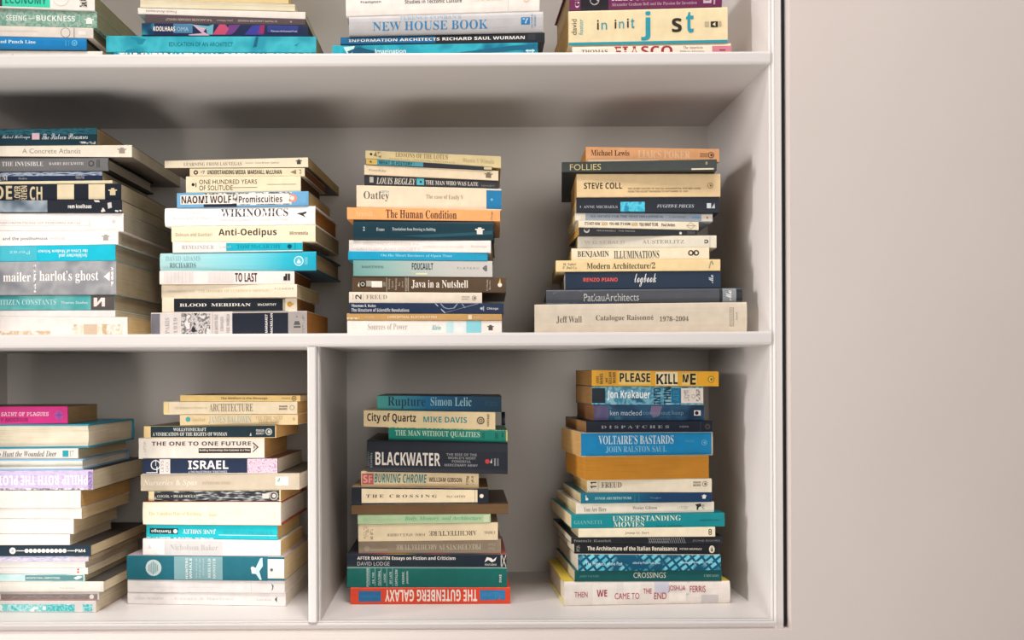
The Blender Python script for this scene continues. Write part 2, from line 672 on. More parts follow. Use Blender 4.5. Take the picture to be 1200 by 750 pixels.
    if fl:                                                   # a loose jacket flap hanging down beside the books below
        xa_, xb_, vbot, dyf = fl
        yy = loc.y + dyf
        xs = [X_at(x, vbot, yy) for x in (xa_, xb_)]
        zt_, zb_ = zbl - 0.0004 if xs[0] < loc.x else zbr - 0.0004, Z_at(xa_, vbot, yy)
        v, f = [], []
        M_ = 6
        for q in range(M_ + 1):
            t = q / M_
            zz = zt_ + (zb_ - zt_) * t
            c = 0.006 * math.sin(t * math.pi) + 0.004 * t
            for x, yo in ((xs[0] + 0.003 * t * (1 if xs[0] < loc.x else 0), 0.004), (xs[1], 0.0), (xs[1], 0.0009), (xs[0] + 0.003 * t * (1 if xs[0] < loc.x else 0), 0.0049)):
                v.append((x - loc.x, dyf + yo - c, zz - base))
        for q in range(M_):
            for k in range(4):
                f.append((4 * q + k, 4 * q + (k + 1) % 4, 4 * q + 4 + (k + 1) % 4, 4 * q + 4 + k))
        f += [(3, 2, 1, 0), (4 * M_, 4 * M_ + 1, 4 * M_ + 2, 4 * M_ + 3)]
        link('jacket_flap', v, f, [covm], root)
    return root

W_, K_, CR = 'EFE7DF', '24282C', 'EBDCC2'      # white, black, cream card

# ---- middle shelf, stack cut off by the picture's edge
A = Stack('books in the first stack on the middle shelf', Z_M1, 0.055, -2.0, 0.205)
A.view(0, 140, .1866)
A.b('dark teal paperback with white script lettering and a small pink square, topmost of its stack', -340, 608, 66, 50, 'p', '14333F', 'BA9E78',
    [P(-340, 610, .62, 1, '@streak:14333F:2C6D7A:14333F'), T('K', 'Robert Hellenga', 15, 190, .34, .62, 'C9D2D2', 'author'), P(203, 250, .35, .72, 'DDB6BE'),
     T('K', 'The Sixteen Pleasures', 265, 552, .34, .68, 'D6DCDA'), P(500, 600, .06, .2, '@speck:14333F:D8D4CC')])
A.b('broad cream paperback lettered A Concrete Atlantis that juts out past its neighbours', -360, 828, 168, 160, 'p', 'EBDFCB', 'DCCFB6',
    [T('s', 'A Concrete Atlantis', 142, 508, .28, .72, '9A9184')] + colophon(738, 795, .3, .78, '9C9180'), cov='6E6258', yaw=-1.5, depth=.21)
A.b('grey hardcover lettered THE INVISIBLE with black boards', -330, 682, 236, 238, 'h', '6F6D6C', 'C8BDAA',
    [T('R', 'S THE INVISIBLE', -10, 278, .36, .66, 'D9D4CC'), T('R', 'BARRY BECKWITH', 315, 530, .42, .62, 'D0CBC4', 'author'), O(578, .52, 18, '3A3A3C'), O(578, .52, 12, '6F6D6C'),
     P(612, 618, .25, .8, '4A4A4C', 'publisher_logo'), P(624, 630, .25, .8, '4A4A4C', 'publisher_logo')], cov='1E1E22', yaw=-2.5, depth=.17)
A.b('thin navy paperback with a pale streak along its spine, under a grey hardcover', -300, 642, 333, 325, 'p', '1C2740', 'C0B298',
    [P(-300, 642, .55, .95, '@streak:1C2740:A8B4C4:2A3858'), T('B', 'UM', -5, 50, .1, .6, 'C9C6BE'), T('s', 'Pimlico', 120, 172, .2, .4, 'B8B4AC', 'author'), T('s', 'Victoria Press', 476, 530, .2, .6, 'B8B4AC', 'publisher')], depth=.17)
A.b('very thin cream booklet between a navy paperback and a black chequered spine', -290, 705, 392, 382, 'p', 'D8CBA8', 'D8CAAC', [], depth=.18)
A.b('black paperback with square beige blocks and big beige capitals along its spine', -310, 760, 410, 402, 'p', '1B1F2A', 'C6B99A',
    [T('S', 'DE', -30, 78, .06, .9, 'CDBB96'), T('S', 'LOVER', 92, 132, .0, .9, 'CDBB96', 'subtitle', 90), T('S', 'RIVEN', 136, 172, .0, .9, 'CDBB96', 'subtitle', 90), T('S', 'CH', 190, 268, .0, .85, 'CDBB96'),
     P(362, 467, .06, .97, 'D9C8A6'), P(558, 660, .06, .97, 'D9C8A6')] + colophon(682, 736, .3, .72, 'CDBB96'), yaw=-2, depth=.22)
A.b('black and silver paperback with small white bold lettering and white scuffs at its end', -300, 765, 508, 505, 'p', '20242C', 'C3B59A',
    [P(-300, 300, .05, .98, '@wash:4A5866:9AA4AC:2A3038'), T('S', 'rem koolhaas', 430, 576, .34, .66, 'F0EAE2'), G([(590, .98), (622, .98), (664, .1), (640, .02)], 'D9CFC8'), G([(676, .75), (700, .82), (704, .4), (680, .3)], 'C9C2BC'),
     P(724, 764, .04, .2, '@speck:20242C:E8E0D8')], depth=.21)
A.b('thick white paperback with a thin ruled box, under a black and silver one', -290, 775, 588, 588, 'p', 'F0E8E2', 'B8AF9A',
    [P(-100, 565, .60, .615, 'CFC4BE', 'rule'), P(-100, 565, .30, .315, 'CFC4BE', 'rule'), P(562, 566, .3, .615, 'CFC4BE', 'rule'), T('s', 'TRANSFORMATIONS OF MODERN ARCH', -60, 505, .4, .52, 'C4BAB4'), O(715, .55, 12, 'D8CCC8')])
A.b('white paperback lettered and the posthumous in thin black type', -300, 742, 702, 702, 'p', 'F1E9E3', 'C0B29C',
    [T('s', 'and the posthumous', 20, 300, .32, .62, '6A645E'), T('s', 'rethink', 318, 412, .36, .64, 'CFC6C0')] + colophon(640, 690, .3, .75, 'A89E96'))
A.view(0, 270, .1866)
A.b('bright cyan paperback with upside-down white lettering above a silver spine', -310, 724, 104, 88, 'p', '16B6CC', 'B6AB92',
    [P(-310, 234, .04, .96, '45B4C4'), T('R', 'the Crisis of Modern Science', 242, 552, .50, .72, 'E8F2F0', 'title', 180), T('R', 'Architecture and', 372, 552, .20, .44, 'E8F2F0', 'title', 180), T('s', 'Perez', 62, 190, .45, .68, 'A8DADE', 'author', 180)])
A.b('fat silver-grey paperback lettered harlots ghost in white', -330, 730, 200, 190, 'p', '@wash:7D7E82:A4A3A4:8A8A8E', 'C0B192',
    [T('B', 'mailer', 22, 196, .40, .68, 'F2EAE4', 'author'), T('B', 'harlot\u2019s ghost', 250, 620, .34, .72, 'F4ECE6'), P(214, 228, .08, .9, '@speck:F0E8E4:8A8A8E', 'rule'), G([(652, .53), (690, .68), (690, .40)], 'F0E8E2'),
     P(698, 712, .25, .8, '@speck:F4ECE6:9A9A9C', 'publisher_logo')], depth=.20)
A.b('teal paperback with a dark end panel holding a small white emblem', -300, 718, 412, 405, 'p', '@wash:3E9C9E:74BCBA:4FA8A8', 'B8AB90',
    [T('R', 'CITIZEN CONSTANTS', -20, 355, .36, .72, 'BFE0DC'), T('s', 'Thames Studies', 385, 552, .42, .6, 'E4F0EC', 'author'), P(572, 718, .02, .98, '5C5452'), P(590, 660, .24, .82, 'F0E4DA', 'publisher_logo'), G([(606, .24), (640, .6), (640, .24)], '5C5452'), G([(612, .82), (636, .82), (612, .5)], '5C5452')])
A.b('thin white booklet, second from the bottom of its stack, under a teal spine', -310, 724, 502, 502, 'p', 'F2EBE6', 'C8BBA0', [])
A.b('white paperback with a mottled beige and brown spine at the bottom of its stack', -280, 800, 542, 545, 'p', 'F2EAE2', 'E6C890',
    [P(-200, 320, .02, .28, '@blotch:F2EAE2:D0B08A:E8DAC4'), P(455, 770, .02, .62, '@blotch:EAD8BC:F2EAE2:C9AE88'), P(528, 612, .05, .62, 'D6BEA4')], cov='E8D8B8', depth=.16)

# ---- middle shelf, second stack
Bk = Stack('books in the second stack on the middle shelf', Z_M1, 0.06, -5.0)
Bk.view(170, 170, .2)
Bk.b('wide cream paperback lettered LEARNING FROM LAS VEGAS lying across the top of its stack', 115, 955, 92, 72, 'p', 'E8D9BC', 'B49A68',
     [T('R', 'LEARNING FROM LAS VEGAS', 228, 570, .24, .66, '8C8272'), T('s', 'Venturi  Scott Brown  Izenour', 590, 790, .42, .62, '9A907E', 'author')] + colophon(884, 920, .3, .8, '4A463E'), cov='5C5044', depth=.21, yaw=-5, lift=.0012)
Bk.b('slim cream paperback lettered UNDERSTANDING MEDIA in black block capitals', 262, 935, 137, 134, 'p', 'E6D5B2', '7A4A28',
     [T('H', 'UNDERSTANDING MEDIA', 366, 592, .26, .78, '211E1C'), T('H', 'MARSHALL McLUHAN', 604, 802, .26, .78, '211E1C', 'author'), O(298, .5, 13, '2A2826'), O(298, .5, 6, 'E6D5B2'), T('S', '+7', 326, 350, .35, .72, '4A443C', 'publisher'), G([(852, .5), (886, .78), (886, .22)], '8A7C64'), P(900, 916, .2, .8, '@speck:E6D5B2:8A7C64', 'publisher_logo')], depth=.13, yaw=-5)
Bk.b('cream paperback lettered ONE HUNDRED YEARS OF SOLITUDE on two lines', 240, 912, 184, 182, 'p', 'EAD8B6', '5E3818',
     [T('s', 'ONE HUNDRED YEARS', 318, 658, .52, .80, '2C2824'), T('s', 'OF SOLITUDE', 318, 516, .14, .44, '2C2824'), P(516, 660, .28, .31, '5A5246', 'rule'), O(282, .5, 9, '2A2622'), P(296, 302, .35, .6, '5A5246', 'publisher_logo'), P(716, 886, .46, .49, '8A7E6C', 'rule')], depth=.12)
Bk.b('light blue paperback lettered Promiscuities with a white title strip', 187, 957, 282, 270, 'p', '6FA6CC', 'B89A64',
     [P(345, 860, .1, .97, '@blotch:ECE2D6:2A2C32:ECE2D6'), P(345, 540, .0, .22, '1E2A3A'), P(208, 516, .2, .84, 'F0E2D4'), T('H', 'NAOMI WOLF', 214, 508, .26, .78, '3A2A28', 'author'), P(545, 845, .16, .86, 'EADFD6'), T('S', 'Promiscuities', 552, 806, .26, .74, '2E2C30'), O(870, .52, 22, 'E8917A'), O(864, .52, 12, 'F0DCD0'), P(860, 957, .04, .1, '6FA6CC'), P(900, 948, .14, .9, '6FA6CC')], depth=.14)
Bk.b('thick white hardcover lettered WIKINOMICS in thin dark capitals', 118, 998, 370, 357, 'h', 'F2ECE6', 'B07434',
     [T('R', 'WIKINOMICS', 450, 842, .48, .90, '4A3E3E'), T('s', 'Don Tapscott', 212, 355, .62, .78, 'D6CFCA', 'author'), T('s', 'Anthony D. Williams', 165, 402, .32, .5, 'D6CFCA', 'author'), T('s', 'HOW MASS COLLABORATION CHANGES EVERYTHING', 445, 842, .26, .36, 'CFC6C2', 'subtitle'),
      G([(892, .62), (925, .66), (950, .72), (948, .62), (930, .56), (945, .40), (918, .52)], '3A3634')], depth=.155)
Bk.b('cream paperback lettered Anti-Oedipus in rounded black letters', 155, 998, 478, 470, 'p', 'EEDDBC', '9C8A68',
     [T('S', 'Anti-Oedipus', 434, 774, .28, .84, '3A3026'), T('S', 'Deleuze and Guattari', 180, 396, .36, .60, 'B8A88C', 'author'), T('S', 'Minnesota', 850, 955, .42, .66, '8A7A62', 'publisher')], depth=.155)
Bk.view(170, 280, .2)
Bk.b('half white and half cyan paperback lettered REMAINDER', 162, 922, 18, 16, 'p', 'E9E0D8', '8A6A40',
     [P(478, 922, 0, 1, '14A9BC'), T('R', 'REMAINDER', 216, 406, .30, .68, 'A8A4A4'), T('R', 'a novel', 440, 505, .4, .64, 'B8B4B4', 'subtitle'), T('R', 'TOM McCARTHY', 540, 798, .32, .72, '0E7F92', 'author'), O(848, .5, 13, '0E4A5C'), P(878, 882, .1, .9, '0E7F92', 'rule')], depth=.13)
Bk.b('large pale aqua hardcover fading to cyan with a round white emblem', 90, 1003, 84, 72, 'h', '@grad:A8CDCB:A4CFCF:8CCAD0:6FC2CC:30AEC2:1C9DB6', 'A08A68',
     [T('R', 'DAVID ADAMS', 124, 330, .56, .82, '86AEB0', 'author'), T('R', 'RICHARDS', 148, 304, .20, .46, '55757C', 'author'), O(904, .5, 28, 'CFE9EA'), O(904, .5, 23, '52B8C8'), G([(892, .4), (904, .62), (918, .42), (904, .36)], 'CFE9EA'), P(940, 944, .3, .7, '8FD0D8', 'rule'), P(950, 954, .3, .7, '8FD0D8', 'rule')], cov='1A3A48', depth=.165)
Bk.b('whitish paperback lettered TO LAST in tall condensed letters', 85, 875, 188, 188, 'p', 'EADFD6', '8A5A2C',
     [P(110, 286, .1, .95, 'DDD2CC'), P(370, 520, .1, .95, 'DDD2CC'), T('H', 'TO LAST', 528, 658, .18, .86, '4A2A28')] + [P(130 + 22 * i, 133 + 22 * i, .1, .95, 'CFC4BE', 'rule') for i in range(7)] + [P(400 + 16 * i, 403 + 16 * i, .1, .95, 'E4DAD2', 'rule') for i in range(7)] + [P(812, 822, .28, .6, '2A2624', 'publisher_logo'), P(822, 834, .28, .8, '2A2624', 'publisher_logo'), P(838, 850, .28, .8, '2A2624', 'publisher_logo')], depth=.12, yaw=-2)
Bk.b('cream paperback with faint thin red-brown lettering above a black spine', 97, 890, 270, 265, 'p', 'EBDCC2', 'C0AC80',
     [T('R', 'SIDDHARTHA DEB', 130, 290, .42, .6, 'DCC8AC', 'author'), T('R', 'THE HISTORY OF LUMINOUS MOTION', 312, 725, .42, .62, 'C9B494'), T('s', 'P I C A D O R', 762, 872, .60, .72, '7A6E60', 'publisher')], depth=.13)
Bk.b('black paperback with cream ends lettered BLOOD MERIDIAN in wide white capitals', 100, 890, 347, 345, 'p', 'EEDFC6', '8A5C30',
     [P(170, 822, .04, .97, '20262C'), T('B', 'BLOOD  MERIDIAN', 204, 620, .40, .62, 'F0E8DC'), T('S', 'McCARTHY', 662, 770, .42, .60, 'D8D2C8', 'author'), P(808, 822, .06, .9, 'B8AC98'), O(848, .52, 15, 'D09A3C'), O(866, .52, 5, 'B8A888')], depth=.13, yaw=-2.5)
Bk.b('fat paperback with a black-and-white crowd photo and banded spine, bottom of its stack', 35, 948, 433, 422, 'p', 'D9D0CA', 'A0682A',
     [P(36, 88, .05, .96, '75727A'), T('R', 'PARIS', 118, 144, .10, .78, 'A8A09C', 'title', 90), T('R', '1919', 168, 190, .10, .78, 'A8A09C', 'title', 90), P(214, 384, .04, .96, '@blotch:2A2A2C:D8D0CC:4A4A4C:E0D8D4'),
      T('R', 'SIX MONTHS THAT', 410, 430, .06, .9, 'A09894', 'subtitle', 90), T('R', 'CHANGED', 444, 462, .2, .8, 'A09894', 'subtitle', 90), T('R', 'THE WORLD', 480, 498, .1, .9, 'A09894', 'subtitle', 90), P(396, 400, .02, .98, 'C0B8B2', 'rule'),
      P(514, 840, 0, 1, '222733'), T('S', 'MARGARET', 706, 720, .1, .88, 'F0E8E2', 'author', 90), T('S', 'MACMILLAN', 736, 750, .06, .92, 'F0E8E2', 'author', 90), P(840, 946, .02, .98, 'A9A19C'), G([(872, .42), (890, .82), (912, .42)], '5A5654'), P(872, 912, .3, .38, '5A5654', 'publisher_logo'), P(922, 934, .1, .9, '@speck:A9A19C:7A7470', 'publisher_logo')], depth=.15, yaw=-3.5)

# ---- middle shelf, third stack
Ck = Stack('books in the third stack on the middle shelf', Z_M1, 0.065, -2.0)
Ck.view(395, 170, .175)
Ck.b('slim yellowish paperback lettered LESSONS OF THE LOTUS, topmost of its stack', 190, 1097, 35, 75, 'p', 'DCC795', '7C5A30',
     [T('R', 'LESSONS OF THE LOTUS', 392, 742, .42, .92, '8A7444'), T('R', 'Bhante Y Wimala', 842, 1052, .30, .68, 'B4A274', 'author'), T('s', 'PRACTICAL SPIRITUAL TEACHINGS', 352, 790, .12, .26, 'A8966A', 'subtitle'), O(228, .56, 9, '3A3022'), G([(244, .4), (262, .95), (268, .3)], '8A744A'), P(272, 296, .2, .9, '@speck:DCC795:8A744A')], yaw=-2)
Ck.b('thin tilted paperback lettered WHAT IS HISTORY in black on teal', 196, 1036, 90, 148, 'p', '2E3138', '8A6A3C',
     [P(196, 268, .02, .98, 'D2B05C'), P(268, 578, .02, .98, '4F97A2'), P(984, 1036, .0, 1, 'CDBE94'), T('S', 'WHAT IS HISTORY ?', 280, 520, .12, .86, '14323C'), G([(215, .4), (226, .75), (236, .3)], '6A4A1C')], yaw=-2)
Ck.b('cream paperback with one tiny grey name, above a black spine', 182, 1080, 132, 172, 'p', 'E9D3B2', 'C0A880',
     [T('R', 'Panofsky', 212, 330, .30, .58, 'A4937A', 'author')] + colophon(986, 1042, .22, .78, '7E6E5A'))
Ck.b('black paperback with white swash lettering and a small turquoise picture', 182, 1078, 200, 240, 'p', '36363A', 'A08458',
     [T('J', 'LOUIS BEGLEY', 264, 528, .18, .84, 'DDD2C0', 'author'), P(534, 584, .18, .9, '58B4BE'), O(562, .52, 8, '1E3A44'), T('B', 'THE MAN WHO WAS LATE', 594, 945, .24, .72, 'D8CDBC'), P(218, 244, .3, .85, 'B8B0A4', 'publisher_logo'), T('s', 'FAWCETT', 968, 1056, .2, .4, '9A948A', 'publisher')])
Ck.b('thick cream paperback with a blue end panel and spaced serif lettering', 130, 1100, 268, 292, 'p', 'EBD6B8', 'C0A880',
     [T('R', 'Oatley', 178, 350, .30, .74, '6A625C', 'author'), T('s', 'KEITH', 290, 348, .68, .78, '5F9AAE', 'author'), T('R', 'The case of Emily V', 596, 848, .42, .66, 'A3927E'), P(1000, 1100, 0, 1, '2178A8'), O(1036, .5, 9, '6FB0CC')])
Ck.b('salmon-orange paperback lettered The Human Condition in black calligraphy', 67, 1092, 416, 438, 'p', 'EFA568', 'C09060',
     [T('B', 'The Human Condition', 328, 802, .14, .88, '43302A'), T('R', 'Arendt', 120, 242, .28, .74, 'F4BE8E', 'author'), T('s', 'Chicago', 1030, 1044, .08, .9, '6A4A38', 'publisher', 90)], yaw=-2.5)
Ck.b('dark teal hardcover with small white lettering under a salmon-orange spine', 110, 1048, 500, 512, 'h', '153540', '2A3238',
     [T('R', 'Evans', 266, 320, .44, .60, 'BFC6C4', 'author'), T('R', 'Translations from Drawing to Building', 372, 662, .42, .62, 'BFC6C4'), T('B', '2', 176, 188, .44, .64, 'BFC6C4', 'publisher'), G([(420, .2), (900, .40), (1040, .5), (1040, .3), (600, .12)], '24505C', 'color_stripe')] + colophon(926, 986, .30, .66, 'E6DDD0'), cov='1C262C', depth=.2, yaw=-3)
Ck.view(395, 280, .175)
Ck.b('white paperback with two lines of pale pinkish lettering', 80, 1030, 8, 10, 'p', 'EFE3DA', 'B49C78',
     [T('s', 'POSTMODERNISM IN', 180, 545, .56, .80, 'DCCABF'), T('s', 'CRITICISM AND SOCIETY', 130, 560, .14, .38, 'DCCABF'), T('s', 'AN INTRODUCTION TO THE MODERN', 574, 850, .36, .54, 'DCCABF', 'subtitle'), T('s', 'Routledge', 900, 1000, .36, .60, 'D2BFB4', 'publisher')], yaw=-4)
Ck.b('thin bright blue booklet with one line of white lettering', 74, 1008, 82, 94, 'p', '1A98BC', 'D8C8AC',
     [T('R', 'On the Short Business of Open Time', 294, 772, .32, .74, '9AD0DC')])
Ck.b('grey-green paperback lettered FOUCAULT in condensed black capitals', 108, 1040, 140, 148, 'p', '@grad:6E9B94:8FB0A8:B4BAB2:C4BFB8:C9C2BA', 'B8A888',
     [T('H', 'FOUCAULT', 502, 644, .42, .84, '2E3A3C'), T('M', 'BARTHES', 164, 310, .50, .64, '44605E', 'author'), T('s', 'P L A T E A U', 806, 950, .48, .60, '7A7A78', 'publisher'), P(528, 606, .12, .22, 'DDE0B0', 'rule'), T('s', 'S E L E C T', 504, 600, .26, .36, 'D6DEDA', 'subtitle'), G([(974, .54), (988, .70), (988, .38)], '5A5A5A'), P(990, 1004, .36, .72, '6A6A6A', 'publisher_logo')])
Ck.b('wide dark brown paperback lettered in a Nutshell in white serif type', 101, 1132, 250, 258, 'p', '58432F', '8A7048',
     [T('B', 'Java in a Nutshell', 500, 878, .24, .80, 'EEE4D4'), P(332, 335, .04, .96, 'C4B8A4', 'rule'), P(458, 461, .04, .96, 'C4B8A4', 'rule'), P(478, 481, .04, .96, 'C4B8A4', 'rule'), O(172, .5, 24, '2A2018'), O(172, .5, 15, 'B4AC9C'), O(172, .5, 8, '2A2018'), P(196, 232, .36, .72, 'A8A090', 'publisher_logo'), P(232, 304, .30, .70, 'F0E6D8', 'publisher_logo'), G([(138, .4), (150, .66), (150, .3)], 'E8DECE'), P(310, 326, .36, .64, '8A8070', 'publisher_logo'),
      T('s', 'Desktop', 344, 358, .2, .86, 'C4B8A4', 'subtitle', 90), T('s', 'Quick', 366, 380, .26, .74, 'C4B8A4', 'subtitle', 90), T('s', 'Reference', 388, 402, .14, .88, 'C4B8A4', 'subtitle', 90), T('s', 'for', 412, 424, .4, .66, 'C4B8A4', 'subtitle', 90), T('s', 'Java', 434, 446, .3, .7, 'C4B8A4', 'subtitle', 90), T('s', 'FLANAGAN', 466, 474, .1, .9, 'D8CCB8', 'author', 90),
      T('s', 'O Media', 1000, 1012, .1, .85, 'C4B8A4', 'publisher', 90), T('s', 'Books', 1018, 1028, .2, .8, 'C4B8A4', 'publisher', 90), O(1090, .5, 14, 'F0E6D8'), G([(1080, .6), (1092, .95), (1098, .6)], 'D8B060')])
Ck.b('small cream paperback with a black 2 at its end, above a navy spine', 80, 970, 355, 360, 'p', 'EFDFCA', 'A89068',
     [T('R', 'FREUD', 196, 336, .36, .74, '8A7A70'), T('S', '2', 122, 164, .34, .76, '33302E', 'publisher', 90), P(106, 109, .3, .8, '9A8C7E', 'rule'), P(174, 177, .2, .84, 'C4B4A2', 'rule'), T('s', 'PENGUIN', 836, 886, .54, .68, '6A625C', 'publisher'), T('s', 'BOOKS 1', 836, 886, .32, .46, '6A625C', 'publisher'), O(918, .5, 15, '8A8078'), O(918, .5, 11, 'EFDFCA'), O(920, .5, 7, '6A625C')], depth=.11)
Ck.b('navy paperback lettered The Structure of Scientific Revolutions with thin white line drawing', 83, 1115, 428, 432, 'p', '20304E', '8A8068',
     [T('S', 'Thomas S. Kuhn', 96, 260, .60, .86, 'E4E0DA', 'author'), T('S', 'The Structure of Scientific Revolutions', 96, 484, .14, .48, 'D4D2CE'), G([(655, .97), (662, .97), (728, .06), (720, .04)], 'B8C0CC', 'line_drawing_logo'), G([(720, .04), (728, .10), (950, .97), (940, .97)], 'B8C0CC', 'line_drawing_logo'),
      G([(690, .97), (700, .97), (720, .62), (745, .5), (780, .56), (803, .97), (812, .97), (788, .5), (745, .42), (715, .55)], '8A96AA', 'line_drawing_logo'), G([(832, .97), (840, .97), (862, .56), (856, .55)], '8A96AA', 'line_drawing_logo'), T('S', 'Chicago', 1004, 1080, .34, .62, 'D8D4CE', 'publisher'), O(968, .5, 9, 'B8C0CC'), P(978, 984, .26, .72, 'B8C0CC', 'publisher_logo')])
Ck.b('thin tan paperback with small white capitals, second from the bottom of its stack', 65, 1103, 498, 502, 'p', 'C59A5E', 'B08C58',
     [T('S', 'CONCEPTUAL BLOCKBUSTING', 338, 670, .30, .68, 'EAD6B4'), T('s', 'ADAMS', 184, 248, .34, .58, 'E0C8A0', 'author'), P(66, 150, .1, .4, '@speck:C59A5E:E4D2B0'), P(880, 904, .15, .8, 'E8D8B8', 'publisher_logo'), T('s', 'Addison', 914, 980, .34, .6, 'E0C8A0', 'publisher')])
Ck.b('white paperback lettered Sources of Power with pale blue squares, bottom of its stack', 68, 1103, 545, 546, 'p', 'F0E7DD', 'B8A888',
     [T('R', 'Sources of Power', 206, 472, .36, .78, 'ADA49C'), T('J', 'Klein', 636, 696, .34, .68, '5FB4C0', 'author'), P(732, 782, .04, .9, 'BFE0E2'), P(782, 866, .04, .9, 'E4E6E2'), P(866, 966, .04, .96, '8CD0DA')] + colophon(1006, 1050, .3, .68, '55504A'))

# ---- middle shelf, stack next to the end panel
Dk = Stack('books in the fourth stack on the middle shelf', Z_M1, 0.06, 1.5)
Dk.view(615, 160, .225)
Dk.b('pale orange paperback with bold black name and a penguin mark, topmost beside the end panel', 318, 1012, 52, 65, 'p', 'E7A874', 'C48A44',
     [T('B', 'Michael Lewis', 344, 546, .42, .80, '4A2A22', 'author'), T('B', 'LIAR\u2019S POKER', 590, 862, .26, .82, 'F2C69A'), P(330, 700, .0, .16, 'F0D8B8'), T('s', 'PENGUIN', 914, 952, .54, .68, '4A3428', 'publisher'), T('s', 'BOOKS', 914, 952, .36, .50, '4A3428', 'publisher'), O(970, .52, 16, '5A4030'), O(970, .52, 12, 'E7A874'), O(972, .52, 7, '5A4030')], depth=.12, yaw=-3)
Dk.b('broad dark green-grey book lettered FOLLIES, jutting out over its neighbours', 192, 1000, 133, 118, 'p', '3E4340', '2A2E2C',
     [T('s', 'FOLLIES', 236, 400, .16, .76, 'C6B67E'), P(870, 984, .04, .18, 'DDD0B8'), T('s', '8', 942, 952, .52, .78, 'C6B67E', 'publisher')], depth=.235, dy=-.012, cov='24292A', yaw=-7, lift=.0012)
Dk.b('fat tan paperback with a bold black name and two lines of small capitals', 270, 1018, 194, 193, 'p', 'E4C595', 'B98A4C',
     [T('S', 'STEVE COLL', 308, 508, .36, .62, '2E2820', 'author'), T('S', 'THE SECRET HISTORY OF THE CIA, AFGHANISTAN, AND BIN LADEN,', 538, 918, .31, .40, '8A7450', 'subtitle'), T('S', 'FROM THE SOVIET INVASION TO SEPTEMBER 10, 2001', 538, 850, .19, .28, '8A7450', 'subtitle'), O(966, .48, 15, '8A7450'), O(966, .48, 12, 'E4C595'), O(968, .48, 6, '8A7450')], depth=.14, yaw=-4)
Dk.b('black paperback with a square turquoise picture on its spine', 268, 1012, 318, 314, 'p', '1E232C', 'C9AC74',
     [P(500, 627, .0, .70, '@blotch:2AA6C4:58C8DC:1C86AA'), T('R', 'ANNE MICHAELS', 306, 484, .28, .46, 'A8ACB0', 'author'), T('J', 'FUGITIVE PIECES', 690, 882, .32, .52, 'B8BCC0'), P(948, 970, .28, .60, 'C8CCD0', 'publisher_logo'), G([(972, .28), (988, .6), (990, .28)], 'B8BCC0'), P(288, 292, .3, .44, 'A8ACB0', 'rule')], depth=.13, yaw=-4)
Dk.b('thin blue-grey paperback with small dark capitals under a black spine', 262, 978, 397, 402, 'p', '9AA2AC', 'D8B878',
     [P(262, 316, 0, 1, 'DDD2C0'), P(920, 978, 0, 1, 'E2D6C6'), T('R', 'SIX MEMOS FOR THE NEXT MILLENNIUM', 342, 720, .44, .72, '4F5A68'), T('R', 'CALVINO', 754, 836, .42, .68, '7A8490', 'author'), P(872, 912, .42, .6, '5E9AC8', 'publisher_logo'), O(950, .5, 6, 'C08A6A')], depth=.14, yaw=-3)
Dk.b('narrow cream paperback with one line of condensed black capitals, some words gold', 280, 905, 437, 444, 'p', 'E9DBC0', 'C4A468',
     [T('S', 'IT\u2019S NOT HOW', 312, 392, .38, .80, '2E2A26'), T('S', 'GOOD', 400, 432, .38, .80, 'B08A44'), T('S', 'YOU ARE, IT\u2019S HOW', 440, 550, .38, .80, '2E2A26'), T('S', 'GOOD', 556, 588, .38, .80, 'B08A44'), T('S', 'YOU WANT TO BE.', 596, 696, .38, .80, '2E2A26'), T('S', 'Paul Arden.', 712, 785, .38, .78, '4A443C', 'author'), G([(842, .5), (864, .95), (888, .5), (864, .05)], 'A89C88'), G([(846, .5), (864, .86), (884, .5), (864, .14)], 'E9DBC0'), P(840, 890, .46, .56, 'A89C88', 'publisher_logo')], depth=.12, yaw=-1)
Dk.b('small black paperback with tiny white lettering and a round white emblem', 282, 897, 474, 488, 'p', '25262A', 'C69440',
     [T('s', 'MACHIAVELLI   THE PRINCE', 376, 574, .52, .74, 'A8A49C'), O(322, .66, 15, 'B8B0A4'), O(322, .7, 8, '3A3632'), O(811, .42, 7, 'D8D0C4'), T('s', 'PENGUIN', 846, 886, .54, .74, '8A867E', 'publisher'), T('s', 'CLASSICS', 846, 886, .26, .46, '8A867E', 'publisher')], depth=.12, yaw=0)
Dk.view(615, 270, .225)
Dk.b('pale grey-cream paperback with widely spaced faint capitals and a black emblem', 277, 998, 30, 26, 'p', 'DCD2BF', 'C4B494',
     [T('R', 'AUSTERLITZ', 614, 832, .36, .66, '9A9284'), T('R', 'W G SEBALD', 310, 522, .34, .62, 'C0B6A4', 'author'), P(936, 944, .36, .66, '3E3A36', 'publisher_logo'), O(946, .51, 10, '3E3A36'), O(944, .51, 5, 'DCD2BF'), P(962, 966, .1, .9, 'C4BAA8', 'rule')], depth=.13, yaw=-5)
Dk.b('cream paperback lettered ILLUMINATIONS in spiky black art-nouveau capitals', 243, 960, 94, 90, 'p', 'EAD8B8', 'C4A468',
     [T('B', 'BENJAMIN', 274, 440, .24, .78, '383430', 'author'), T('B', 'ILLUMINATIONS', 466, 702, .14, .78, '383430'), O(866, .56, 15, '2E2A26'), O(866, .56, 8, 'EAD8B8'), O(893, .56, 15, '2E2A26'), O(893, .56, 8, 'EAD8B8'), P(872, 888, .48, .64, '2E2A26', 'publisher_logo')], depth=.135, yaw=-5)
